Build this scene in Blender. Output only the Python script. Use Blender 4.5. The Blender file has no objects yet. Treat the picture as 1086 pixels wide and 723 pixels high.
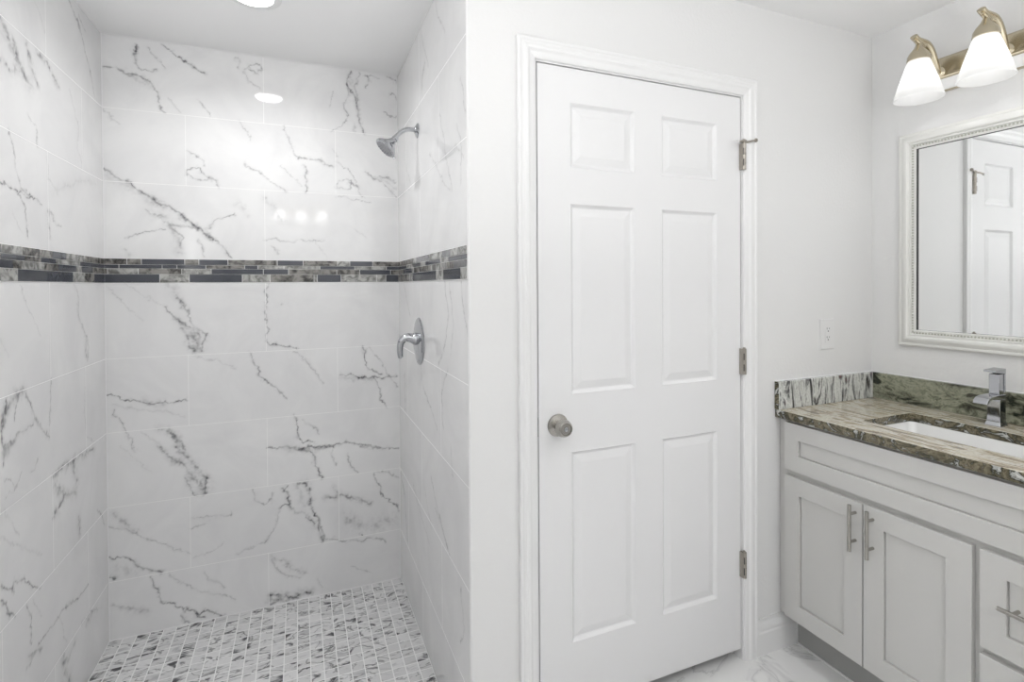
import bpy, bmesh, math, random
import numpy as np
from mathutils import Vector, Matrix

random.seed(7)
scene = bpy.context.scene
COL = scene.collection
PI = math.pi

# ------------------------------------------------------------------ camera
H = 1.3912
cam_data = bpy.data.cameras.new('camera')
cam = bpy.data.objects.new('camera', cam_data)
COL.objects.link(cam)
cam_data.sensor_width = 36.0
cam_data.sensor_fit = 'HORIZONTAL'
cam_data.lens = 554.97 * 36.0 / 1086.0
cam_data.shift_x = -6.974 / 1086.0
cam_data.shift_y = -53.615 / 1086.0
cam_data.clip_start = 0.02
fw = Vector((0.386654, 0.9221658, -0.0104408))
rt = Vector((0.9221761, -0.3867252, -0.0059018))
up = Vector((0.0094802, 0.0073463, 0.9999281))
M = Matrix(((rt.x, up.x, -fw.x, 0), (rt.y, up.y, -fw.y, 0), (rt.z, up.z, -fw.z, H), (0, 0, 0, 1)))
cam.matrix_world = M
scene.camera = cam

# ------------------------------------------------------------------ world, view
world = bpy.data.worlds.new('world')
scene.world = world
world.use_nodes = True
world.node_tree.nodes['Background'].inputs[0].default_value = (1, 1, 1, 1)
world.node_tree.nodes['Background'].inputs[1].default_value = 0.0
scene.view_settings.view_transform = 'Standard'
scene.view_settings.look = 'None'
scene.view_settings.exposure = 0.87
scene.view_settings.gamma = 1.0
scene.view_settings.use_curve_mapping = False

# room dimensions (metres)
YD = 1.4545        # door wall
XR = 2.2193        # vanity wall
Y2 = 2.6039        # shower back wall
XL = -0.7279       # shower left wall
XS = 0.4518        # shower right wall
ZC = 2.416         # ceiling
ZF = -0.053        # shower floor
YB = -0.95         # wall behind the camera
WHITE = (1.0, 0.997, 1.0)


def lamp(name, kind, loc, energy, size=0.1, color=WHITE, rot=(0, 0, 0), shape='DISK', spread=180):
    d = bpy.data.lights.new(name, kind)
    d.energy = energy
    d.color = color
    if kind == 'AREA':
        d.shape = shape
        d.size = size
        d.spread = math.radians(spread)
    else:
        d.shadow_soft_size = size
    o = bpy.data.objects.new(name, d)
    o.location = loc
    o.rotation_euler = rot
    COL.objects.link(o)
    return o


LIGHT_SHOWER = 1.75
FILL_RIGHT = 8.2
FILL_LEFT = 3.6
FILL_SHOWER = 4.3
FILL_ROOM = 0.9
LIGHT_BULB = 0.15
LIGHT_BULB_REAR = 0.8
# shower downlight, plus two unseen room fill lights added for brightness (housings built below)
CANS = [(-0.14, 2.07, LIGHT_SHOWER), (1.30, 0.35, FILL_ROOM), (1.30, -0.55, FILL_ROOM)]
for cx, cy, e in CANS:
    lamp('shower_and_fill_lamp', 'AREA', (cx, cy, ZC - 0.012), e, 0.11, spread=150)

# added fill lamps out of view, aimed at the ceiling to even the brightness
lamp('bounce_fill', 'AREA', (0.95, -0.45, 1.42), FILL_RIGHT, 0.24, (1, 1, 1), (PI, 0, 0))
lamp('bounce_fill', 'AREA', (-0.35, -0.30, 1.42), FILL_LEFT, 0.24, (1, 1, 1), (PI, 0, 0))
lamp('bounce_fill', 'AREA', (-0.50, 0.70, 1.46), FILL_SHOWER, 0.24, (1, 1, 1), (PI, 0, 0))

# ------------------------------------------------------------------ node helpers


def new_mat(name):
    m = bpy.data.materials.new(name)
    m.use_nodes = True
    nt = m.node_tree
    return m, nt, nt.nodes['Principled BSDF']


def N(nt, t, **kw):
    n = nt.nodes.new(t)
    for k, v in kw.items():
        if k.startswith('i_'):
            key = k[2:]
            n.inputs[int(key) if key.isdigit() else key.replace('_', ' ')].default_value = v
        else:
            setattr(n, k, v)
    return n


def simple(name, col, rough=0.5, metal=0.0, bump=0.0, bscale=200.0, spec=0.5, var=0.0, coat=0.0):
    m, nt, b = new_mat(name)
    b.inputs['Base Color'].default_value = (*col, 1)
    b.inputs['Roughness'].default_value = rough
    b.inputs['Metallic'].default_value = metal
    b.inputs['Specular IOR Level'].default_value = spec
    b.inputs['Coat Weight'].default_value = coat
    tc = N(nt, 'ShaderNodeTexCoord')
    no = N(nt, 'ShaderNodeTexNoise', i_Scale=bscale, i_Detail=3.0)
    nt.links.new(tc.outputs['Object'], no.inputs['Vector'])
    if bump:
        bp = N(nt, 'ShaderNodeBump', i_Strength=bump, i_Distance=0.002)
        nt.links.new(no.outputs['Fac'], bp.inputs['Height'])
        nt.links.new(bp.outputs['Normal'], b.inputs['Normal'])
    if var:
        mx = N(nt, 'ShaderNodeMix', data_type='RGBA')
        mx.inputs[6].default_value = (*[c * (1 - var) for c in col], 1)
        mx.inputs[7].default_value = (*[min(1, c * (1 + var)) for c in col], 1)
        nt.links.new(no.outputs['Fac'], mx.inputs[0])
        nt.links.new(mx.outputs[2], b.inputs['Base Color'])
    return m


def ramp(nt, stops, interp='LINEAR'):
    r = nt.nodes.new('ShaderNodeValToRGB')
    r.color_ramp.interpolation = interp
    e = r.color_ramp.elements
    while len(e) > 1:
        e.remove(e[-1])
    e[0].position = stops[0][0]
    e[0].color = (*stops[0][1], 1)
    for p, c in stops[1:]:
        k = e.new(p)
        k.color = (*c, 1)
    return r


# paints and metals
M_WALL = simple('wall_paint', (0.815, 0.815, 0.812), 0.55, bump=0.35, bscale=90)
M_CEIL = simple('ceiling_paint', (0.93, 0.93, 0.93), 0.7, bump=0.2, bscale=60)
M_TRIM = simple('trim_enamel', (0.86, 0.86, 0.86), 0.28)
M_DOOR = simple('door_enamel', (0.84, 0.84, 0.845), 0.38, bump=0.08, bscale=150)
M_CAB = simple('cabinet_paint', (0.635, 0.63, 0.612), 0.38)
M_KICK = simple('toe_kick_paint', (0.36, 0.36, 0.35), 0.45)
M_CHROME = simple('chrome', (0.50, 0.51, 0.53), 0.07, 1.0)
M_NICKEL = simple('brushed_nickel', (0.42, 0.405, 0.375), 0.22, 1.0, bump=0.02, bscale=400)
M_HINGE = simple('satin_nickel_hinge', (0.42, 0.39, 0.35), 0.32, 1.0)
M_BRASS = simple('antique_nickel', (0.56, 0.50, 0.38), 0.22, 1.0)
M_RUBBER = simple('white_rubber', (0.8, 0.8, 0.8), 0.6)
M_DARK = simple('dark_slot', (0.03, 0.03, 0.03), 0.6)
M_NOZZLE = simple('grey_nozzle_plate', (0.30, 0.30, 0.32), 0.35, 0.4)
M_PLASTIC = simple('white_plastic', (0.82, 0.82, 0.82), 0.3)
M_PORC = simple('white_porcelain', (0.86, 0.86, 0.85), 0.08, coat=0.3)
M_FRAME = simple('frame_lacquer', (0.83, 0.83, 0.80), 0.35)
M_BEAD = simple('frame_bead', (0.52, 0.52, 0.46), 0.45)
M_MIRROR = simple('mirror_silver', (0.92, 0.93, 0.93), 0.005, 1.0)
M_GROUT = simple('grout', (0.93, 0.93, 0.925), 0.5)


def emit_mat(name, col, strength, base=(0.9, 0.9, 0.9)):
    m, nt, b = new_mat(name)
    b.inputs['Base Color'].default_value = (*base, 1)
    b.inputs['Roughness'].default_value = 0.25
    b.inputs['Emission Color'].default_value = (*col, 1)
    b.inputs['Emission Strength'].default_value = strength
    return m


M_LENS = emit_mat('lamp_lens', (1, 0.98, 0.95), 9.0)


def frosted_glass():
    m = bpy.data.materials.new('frosted_glass_shade')
    m.use_nodes = True
    nt = m.node_tree
    nt.nodes.clear()
    out = N(nt, 'ShaderNodeOutputMaterial')
    tr = N(nt, 'ShaderNodeBsdfTranslucent')
    tr.inputs['Color'].default_value = (0.9, 0.9, 0.89, 1)
    pr = N(nt, 'ShaderNodeBsdfPrincipled')
    pr.inputs['Base Color'].default_value = (0.75, 0.75, 0.75, 1)
    pr.inputs['Roughness'].default_value = 0.25
    mx = N(nt, 'ShaderNodeMixShader')
    mx.inputs[0].default_value = 0.5
    nt.links.new(pr.outputs[0], mx.inputs[1])
    nt.links.new(tr.outputs[0], mx.inputs[2])
    nt.links.new(mx.outputs[0], out.inputs['Surface'])
    return m


M_SHADE = frosted_glass()


def marble_wall_mat():
    """white glazed porcelain; the traced veins of every tile come as a vertex attribute"""
    m, nt, b = new_mat('marble_wall_tile')
    at = N(nt, 'ShaderNodeAttribute', attribute_name='vein')
    tc = N(nt, 'ShaderNodeTexCoord')
    n1 = N(nt, 'ShaderNodeTexNoise', i_Scale=3.5, i_Detail=5.0, i_Roughness=0.6, i_Distortion=0.8)
    nt.links.new(tc.outputs['Object'], n1.inputs['Vector'])
    cloud = ramp(nt, [(0.35, (0.80, 0.80, 0.805)), (0.62, (0.87, 0.87, 0.87))])
    nt.links.new(n1.outputs['Fac'], cloud.inputs['Fac'])
    n2 = N(nt, 'ShaderNodeTexNoise', i_Scale=70.0, i_Detail=3.0)
    nt.links.new(tc.outputs['Object'], n2.inputs['Vector'])
    mr = N(nt, 'ShaderNodeMapRange')
    mr.inputs[1].default_value = 0.3
    mr.inputs[2].default_value = 0.7
    mr.inputs[3].default_value = 0.65
    mr.inputs[4].default_value = 1.15
    nt.links.new(n2.outputs['Fac'], mr.inputs[0])
    mu = N(nt, 'ShaderNodeMath', operation='MULTIPLY', use_clamp=True)
    nt.links.new(at.outputs['Fac'], mu.inputs[0])
    nt.links.new(mr.outputs[0], mu.inputs[1])
    mx = N(nt, 'ShaderNodeMix', data_type='RGBA')
    mx.inputs[7].default_value = (0.07, 0.07, 0.08, 1)
    nt.links.new(mu.outputs[0], mx.inputs[0])
    nt.links.new(cloud.outputs['Color'], mx.inputs[6])
    nt.links.new(mx.outputs[2], b.inputs['Base Color'])
    b.inputs['Roughness'].default_value = 0.035
    b.inputs['IOR'].default_value = 1.6
    return m


def mosaic_floor_mat():
    """each little marble square samples its own piece of stone"""
    m, nt, b = new_mat('marble_mosaic')
    tc = N(nt, 'ShaderNodeTexCoord')
    sc = N(nt, 'ShaderNodeVectorMath', operation='SCALE')
    sc.inputs['Scale'].default_value = 1 / 0.0472
    nt.links.new(tc.outputs['Object'], sc.inputs[0])
    fl = N(nt, 'ShaderNodeVectorMath', operation='FLOOR')
    nt.links.new(sc.outputs[0], fl.inputs[0])
    sx = N(nt, 'ShaderNodeSeparateXYZ')
    nt.links.new(fl.outputs[0], sx.inputs[0])
    cb = N(nt, 'ShaderNodeCombineXYZ')
    nt.links.new(sx.outputs[0], cb.inputs[0])
    nt.links.new(sx.outputs[1], cb.inputs[1])
    wn = N(nt, 'ShaderNodeTexWhiteNoise', noise_dimensions='2D')
    nt.links.new(cb.outputs[0], wn.inputs['Vector'])
    off = N(nt, 'ShaderNodeVectorMath', operation='SCALE')
    off.inputs['Scale'].default_value = 9.0
    nt.links.new(wn.outputs['Color'], off.inputs[0])
    add = N(nt, 'ShaderNodeVectorMath', operation='ADD')
    nt.links.new(tc.outputs['Object'], add.inputs[0])
    nt.links.new(off.outputs[0], add.inputs[1])
    mp = N(nt, 'ShaderNodeMapping')
    mp.inputs['Rotation'].default_value = (0, 0, 0.6)
    mp.inputs['Scale'].default_value = (1.0, 1.9, 1.0)
    nt.links.new(add.outputs[0], mp.inputs[0])
    n1 = N(nt, 'ShaderNodeTexNoise', i_Scale=8.0, i_Detail=5.0, i_Roughness=0.55, i_Distortion=1.6)
    nt.links.new(mp.outputs[0], n1.inputs['Vector'])
    r1 = ramp(nt, [(0.34, (0.06, 0.06, 0.065)), (0.38, (0.26, 0.26, 0.27)), (0.41, (0.58, 0.58, 0.58)), (0.44, (0.78, 0.78, 0.78)), (0.56, (0.79, 0.79, 0.79)), (0.66, (0.56, 0.56, 0.57))])
    nt.links.new(n1.outputs['Fac'], r1.inputs['Fac'])
    # thin dark veins where a second field crosses its mid value
    n2 = N(nt, 'ShaderNodeTexNoise', i_Scale=5.0, i_Detail=4.0, i_Roughness=0.5, i_Distortion=0.8)
    nt.links.new(mp.outputs[0], n2.inputs['Vector'])
    sb = N(nt, 'ShaderNodeMath', operation='SUBTRACT')
    sb.inputs[1].default_value = 0.5
    nt.links.new(n2.outputs['Fac'], sb.inputs[0])
    ab = N(nt, 'ShaderNodeMath', operation='ABSOLUTE')
    nt.links.new(sb.outputs[0], ab.inputs[0])
    r2 = ramp(nt, [(0.0, (0.16, 0.16, 0.16)), (0.006, (0.5, 0.5, 0.5)), (0.016, (1, 1, 1))])
    nt.links.new(ab.outputs[0], r2.inputs['Fac'])
    mx = N(nt, 'ShaderNodeMix', data_type='RGBA', blend_type='MULTIPLY')
    mx.inputs[0].default_value = 0.8
    nt.links.new(r1.outputs['Color'], mx.inputs[6])
    nt.links.new(r2.outputs['Color'], mx.inputs[7])
    tone = N(nt, 'ShaderNodeMapRange')
    tone.inputs[3].default_value = 0.84
    tone.inputs[4].default_value = 1.0
    nt.links.new(wn.outputs['Value'], tone.inputs[0])
    fin = N(nt, 'ShaderNodeVectorMath', operation='SCALE')
    nt.links.new(mx.outputs[2], fin.inputs[0])
    nt.links.new(tone.outputs[0], fin.inputs['Scale'])
    nt.links.new(fin.outputs[0], b.inputs['Base Color'])
    b.inputs['Roughness'].default_value = 0.3
    return m


def floor_tile_mat():
    m, nt, b = new_mat('marble_floor_tile')
    tc = N(nt, 'ShaderNodeTexCoord')
    n1 = N(nt, 'ShaderNodeTexNoise', i_Scale=2.2, i_Detail=5.0, i_Roughness=0.6, i_Distortion=1.6)
    nt.links.new(tc.outputs['Object'], n1.inputs['Vector'])
    sb = N(nt, 'ShaderNodeMath', operation='SUBTRACT')
    sb.inputs[1].default_value = 0.47
    nt.links.new(n1.outputs['Fac'], sb.inputs[0])
    ab = N(nt, 'ShaderNodeMath', operation='ABSOLUTE')
    nt.links.new(sb.outputs[0], ab.inputs[0])
    r = ramp(nt, [(0.0, (0.60, 0.60, 0.60)), (0.005, (0.72, 0.72, 0.72)), (0.03, (0.85, 0.85, 0.845))])
    nt.links.new(ab.outputs[0], r.inputs['Fac'])
    nt.links.new(r.outputs['Color'], b.inputs['Base Color'])
    b.inputs['Roughness'].default_value = 0.12
    return m


def granite_mat(name, stops, scale, mapscale, rot=(0, 0, 0), dist=2.5, warp=0.12, fleck=0.35, rough=0.08, offs=(0, 0, 0)):
    """layered, flowing stone"""
    m, nt, b = new_mat(name)
    tc = N(nt, 'ShaderNodeTexCoord')
    mp = N(nt, 'ShaderNodeMapping')
    mp.inputs['Scale'].default_value = mapscale
    mp.inputs['Rotation'].default_value = rot
    mp.inputs['Location'].default_value = offs
    nt.links.new(tc.outputs['Object'], mp.inputs[0])
    w = N(nt, 'ShaderNodeTexNoise', i_Scale=scale * 0.6, i_Detail=3.0)
    nt.links.new(mp.outputs[0], w.inputs['Vector'])
    ws = N(nt, 'ShaderNodeVectorMath', operation='SCALE')
    ws.inputs['Scale'].default_value = warp
    nt.links.new(w.outputs['Color'], ws.inputs[0])
    ad = N(nt, 'ShaderNodeVectorMath', operation='ADD')
    nt.links.new(mp.outputs[0], ad.inputs[0])
    nt.links.new(ws.outputs[0], ad.inputs[1])
    n = N(nt, 'ShaderNodeTexNoise', i_Scale=scale, i_Detail=8.0, i_Roughness=0.62, i_Distortion=dist)
    nt.links.new(ad.outputs[0], n.inputs['Vector'])
    r = ramp(nt, stops)
    nt.links.new(n.outputs['Fac'], r.inputs['Fac'])
    f = N(nt, 'ShaderNodeTexNoise', i_Scale=130.0, i_Detail=4.0)
    nt.links.new(tc.outputs['Object'], f.inputs['Vector'])
    fr = ramp(nt, [(0.34, (0.25, 0.24, 0.21)), (0.44, (0.85, 0.85, 0.83)), (0.6, (1, 1, 1))])
    nt.links.new(f.outputs['Fac'], fr.inputs['Fac'])
    mx = N(nt, 'ShaderNodeMix', data_type='RGBA', blend_type='MULTIPLY')
    mx.inputs[0].default_value = fleck
    nt.links.new(r.outputs['Color'], mx.inputs[6])
    nt.links.new(fr.outputs['Color'], mx.inputs[7])
    nt.links.new(mx.outputs[2], b.inputs['Base Color'])
    b.inputs['Roughness'].default_value = rough
    return m


def glass_strip_mat(name, c0, c1, rough=0.12, scale=28.0):
    m, nt, b = new_mat(name)
    tc = N(nt, 'ShaderNodeTexCoord')
    n = N(nt, 'ShaderNodeTexNoise', i_Scale=scale, i_Detail=5.0, i_Distortion=1.0)
    nt.links.new(tc.outputs['Object'], n.inputs['Vector'])
    r = ramp(nt, [(0.38, c0), (0.6, c1)])
    nt.links.new(n.outputs['Fac'], r.inputs['Fac'])
    nt.links.new(r.outputs['Color'], b.inputs['Base Color'])
    b.inputs['Roughness'].default_value = rough
    return m


M_TILE = marble_wall_mat()
M_MOSAIC = mosaic_floor_mat()
M_FLOOR = floor_tile_mat()
M_SD = glass_strip_mat('slate_glass', (0.060, 0.066, 0.080), (0.085, 0.09, 0.105), 0.1, 8)
M_SM = glass_strip_mat('smoky_stone', (0.04, 0.038, 0.035), (0.30, 0.29, 0.27), 0.25)
M_SL = glass_strip_mat('pale_stone', (0.16, 0.16, 0.15), (0.52, 0.52, 0.50), 0.25)
M_SG = glass_strip_mat('grey_glass', (0.14, 0.145, 0.15), (0.22, 0.22, 0.23), 0.12)
G_CREAM = (0.66, 0.62, 0.52)
G_GREEN = (0.25, 0.26, 0.19)
G_BLACK = (0.025, 0.03, 0.027)
G_BROWN = (0.20, 0.14, 0.09)
G_WHITE = (0.72, 0.72, 0.69)
G_GREY = (0.30, 0.30, 0.30)
M_GTOP = granite_mat('granite_top', [(0.25, G_BLACK), (0.34, (0.16, 0.12, 0.08)), (0.41, (0.38, 0.32, 0.23)), (0.47, (0.60, 0.55, 0.43)), (0.53, (0.70, 0.67, 0.59)), (0.58, (0.46, 0.40, 0.30)), (0.64, (0.24, 0.21, 0.17)), (0.72, (0.60, 0.60, 0.56))],
                     5.0, (3.2, 0.8, 1.0), (0, 0, 0.22), 1.7, fleck=0.45)
M_GEDGE = granite_mat('granite_edge', [(0.30, G_WHITE), (0.39, (0.45, 0.46, 0.44)), (0.43, (0.05, 0.05, 0.035)), (0.50, (0.14, 0.125, 0.08)), (0.57, (0.27, 0.235, 0.16)), (0.62, (0.10, 0.09, 0.06)), (0.70, (0.5, 0.5, 0.46))],
                      12.0, (1, 1, 1.6), (0.5, 0, 0), 2.0, fleck=0.8)
M_GBACK = granite_mat('granite_backsplash', [(0.30, G_BLACK), (0.40, (0.035, 0.04, 0.03)), (0.445, (0.16, 0.165, 0.12)), (0.49, (0.27, 0.28, 0.21)), (0.55, (0.36, 0.37, 0.28)), (0.59, (0.20, 0.21, 0.15)), (0.66, (0.05, 0.05, 0.04)), (0.74, (0.16, 0.14, 0.09))],
                      7.0, (1, 0.9, 1.9), (0.3, 0, 0), 1.0, warp=0.2, fleck=0.55)
M_GSIDE = granite_mat('granite_side', [(0.28, (0.10, 0.04, 0.035)), (0.37, (0.05, 0.05, 0.05)), (0.42, (0.20, 0.20, 0.20)), (0.46, (0.50, 0.51, 0.49)), (0.50, (0.74, 0.75, 0.72)), (0.56, (0.62, 0.63, 0.61)), (0.61, (0.16, 0.16, 0.17)), (0.70, (0.16, 0.07, 0.06))],
                      6.0, (3.2, 1, 0.75), (0, 0.2, 0), 1.6, fleck=0.35)

# ------------------------------------------------------------------ object helpers


def setp(o, label=None, cat=None, group=None, kind=None):
    if label: o['label'] = label
    if cat: o['category'] = cat
    if group: o['group'] = group
    if kind: o['kind'] = kind
    return o


def wpos(o):
    p = Vector((0, 0, 0))
    while o is not None:
        p = p + Vector(o.location)
        o = o.parent
    return p


def obj(name, bm, mats, parent=None, origin=None, smooth=False, bevel=0.0, seg=2):
    """link a bmesh (built in world coordinates) as one object"""
    if not isinstance(mats, (list, tuple)):
        mats = [mats]
    me = bpy.data.meshes.new(name)
    org = Vector(origin) if origin is not None else (wpos(parent) if parent else None)
    if org is None:
        xs = [v.co for v in bm.verts]
        org = Vector(((min(v.x for v in xs) + max(v.x for v in xs)) / 2, (min(v.y for v in xs) + max(v.y for v in xs)) / 2, min(v.z for v in xs)))
    bmesh.ops.translate(bm, verts=bm.verts[:], vec=-org)
    bm.to_mesh(me)
    bm.free()
    for m in mats:
        me.materials.append(m)
    if smooth:
        for p in me.polygons:
            p.use_smooth = True
        try:
            me.set_sharp_from_angle(angle=math.radians(40))
        except Exception:
            pass
    o = bpy.data.objects.new(name, me)
    COL.objects.link(o)
    if parent:
        o.parent = parent
        o.location = org - wpos(parent)
    else:
        o.location = org
    if bevel:
        b = o.modifiers.new('bevel', 'BEVEL')
        b.width = bevel
        b.segments = seg
        b.limit_method = 'ANGLE'
    return o


def empty(name, loc):
    o = bpy.data.objects.new(name, None)
    o.empty_display_size = 0.05
    o.location = loc
    COL.objects.link(o)
    return o


def BM():
    return bmesh.new()


def box(bm, x0, x1, y0, y1, z0, z1, mi=0):
    v = [bm.verts.new(p) for p in ((x0, y0, z0), (x1, y0, z0), (x1, y1, z0), (x0, y1, z0), (x0, y0, z1), (x1, y0, z1), (x1, y1, z1), (x0, y1, z1))]
    for f in ((0, 3, 2, 1), (4, 5, 6, 7), (0, 1, 5, 4), (1, 2, 6, 5), (2, 3, 7, 6), (3, 0, 4, 7)):
        fc = bm.faces.new([v[i] for i in f])
        fc.material_index = mi
    return v


def frame_axes(axis):
    a = Vector(axis).normalized()
    t = Vector((0, 0, 1)) if abs(a.z) < 0.9 else Vector((1, 0, 0))
    u = a.cross(t).normalized()
    return a, u, a.cross(u).normalized()


def lathe(bm, org, axis, prof, n=40, mi=0):
    """prof: (distance along axis, radius)"""
    a, u, w = frame_axes(axis)
    org = Vector(org)
    rings = []
    for d, r in prof:
        if r < 1e-5:
            rings.append([bm.verts.new(org + a * d)])
        else:
            rings.append([bm.verts.new(org + a * d + (u * math.cos(2 * PI * k / n) + w * math.sin(2 * PI * k / n)) * r) for k in range(n)])
    for A, B in zip(rings[:-1], rings[1:]):
        for k in range(n):
            k2 = (k + 1) % n
            if len(A) == 1 and len(B) == 1:
                continue
            if len(A) == 1:
                f = bm.faces.new((A[0], B[k2], B[k]))
            elif len(B) == 1:
                f = bm.faces.new((A[k], A[k2], B[0]))
            else:
                f = bm.faces.new((A[k], A[k2], B[k2], B[k]))
            f.material_index = mi
    return rings


def cyl(bm, a, b, r, n=20, mi=0):
    a = Vector(a)
    b = Vector(b)
    L = (b - a).length
    lathe(bm, a, b - a, [(0, 0), (0, r), (L, r), (L, 0)], n, mi)


def tube(bm, pts, rads, n=16, flat=None, mi=0):
    """round (or flattened) tube through points, capped; flat = (vector, factor)"""
    pts = [Vector(p) for p in pts]
    if not isinstance(rads, (list, tuple)):
        rads = [rads] * len(pts)
    prev = None
    rings = []
    for i, p in enumerate(pts):
        t = (pts[min(i + 1, len(pts) - 1)] - pts[max(i - 1, 0)]).normalized()
        if prev is None:
            _, u, w = frame_axes(t)
        else:
            u = (prev - t * prev.dot(t)).normalized()
            w = t.cross(u).normalized()
        prev = u
        ring = []
        for k in range(n):
            o = (u * math.cos(2 * PI * k / n) + w * math.sin(2 * PI * k / n)) * rads[i]
            if flat:
                fv = Vector(flat[0]).normalized()
                o = o + fv * o.dot(fv) * (flat[1] - 1)
            ring.append(bm.verts.new(p + o))
        rings.append(ring)
    for A, B in zip(rings[:-1], rings[1:]):
        for k in range(n):
            f = bm.faces.new((A[k], A[(k + 1) % n], B[(k + 1) % n], B[k]))
            f.material_index = mi
    bm.faces.new(rings[0][::-1]).material_index = mi
    bm.faces.new(rings[-1]).material_index = mi


def bez(p0, p1, p2, p3, n=12):
    p0, p1, p2, p3 = map(Vector, (p0, p1, p2, p3))
    return [p0 * (1 - t) ** 3 + p1 * 3 * t * (1 - t) ** 2 + p2 * 3 * t * t * (1 - t) + p3 * t ** 3 for t in [i / n for i in range(n + 1)]]


def sweep_frame(bm, corners, to3, prof, closed=True, mi=0):
    """mitred moulding: corners of the OUTER outline in (a, b); prof = [(inset, height)]; to3(a, b, h) -> point"""
    n = len(corners)
    loops = []
    for ins, h in prof:
        lp = []
        for i in range(n):
            p = Vector(corners[i])
            if closed or 0 < i < n - 1:
                pa = Vector(corners[i - 1])
                pb = Vector(corners[(i + 1) % n])
                d1 = (p - pa).normalized()
                d2 = (pb - p).normalized()
                n1 = Vector((-d1.y, d1.x))
                n2 = Vector((-d2.y, d2.x))
                q = p + (n1 + n2) * ins / (1 + n1.dot(n2))
            elif i == 0:
                d = (Vector(corners[1]) - p).normalized()
                q = p + Vector((-d.y, d.x)) * ins
            else:
                d = (p - Vector(corners[i - 1])).normalized()
                q = p + Vector((-d.y, d.x)) * ins
            lp.append(bm.verts.new(to3(q.x, q.y, h)))
        loops.append(lp)
    m = n if closed else n - 1
    for A, B in zip(loops[:-1], loops[1:]):
        for i in range(m):
            f = bm.faces.new((A[i], A[(i + 1) % n], B[(i + 1) % n], B[i]))
            f.material_index = mi
    if not closed:
        bm.faces.new([l[0] for l in loops])
        bm.faces.new([l[-1] for l in loops][::-1])
    bmesh.ops.recalc_face_normals(bm, faces=bm.faces[:])


def panel_face(bm, us, vs, holes, to3, thick, steps):
    """slab whose front face has moulded recesses. us, vs = grid lines; holes = set of (i, j) cells;
    steps = [(inset, depth)]"""
    grid = {}

    def gv(i, j):
        if (i, j) not in grid:
            grid[(i, j)] = bm.verts.new(to3(us[i], vs[j], 0))
        return grid[(i, j)]
    for i in range(len(us) - 1):
        for j in range(len(vs) - 1):
            c = [gv(i, j), gv(i + 1, j), gv(i + 1, j + 1), gv(i, j + 1)]
            if (i, j) not in holes:
                bm.faces.new(c)
                continue
            prev = c
            for ins, dep in steps:
                u0, u1, v0, v1 = us[i] + ins, us[i + 1] - ins, vs[j] + ins, vs[j + 1] - ins
                cur = [bm.verts.new(to3(a, b, dep)) for a, b in ((u0, v0), (u1, v0), (u1, v1), (u0, v1))]
                for k in range(4):
                    bm.faces.new((prev[k], prev[(k + 1) % 4], cur[(k + 1) % 4], cur[k]))
                prev = cur
            bm.faces.new(prev)
    nu, nv = len(us) - 1, len(vs) - 1
    bc = [bm.verts.new(to3(a, b, thick)) for a, b in ((us[0], vs[0]), (us[-1], vs[0]), (us[-1], vs[-1]), (us[0], vs[-1]))]
    bm.faces.new(bc[::-1])
    bm.faces.new([gv(i, 0) for i in range(nu, -1, -1)] + [bc[0], bc[1]])
    bm.faces.new([gv(i, nv) for i in range(nu + 1)] + [bc[2], bc[3]])
    bm.faces.new([gv(0, j) for j in range(nv + 1)] + [bc[3], bc[0]])
    bm.faces.new([gv(nu, j) for j in range(nv, -1, -1)] + [bc[1], bc[2]])
    bmesh.ops.recalc_face_normals(bm, faces=bm.faces[:])


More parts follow.
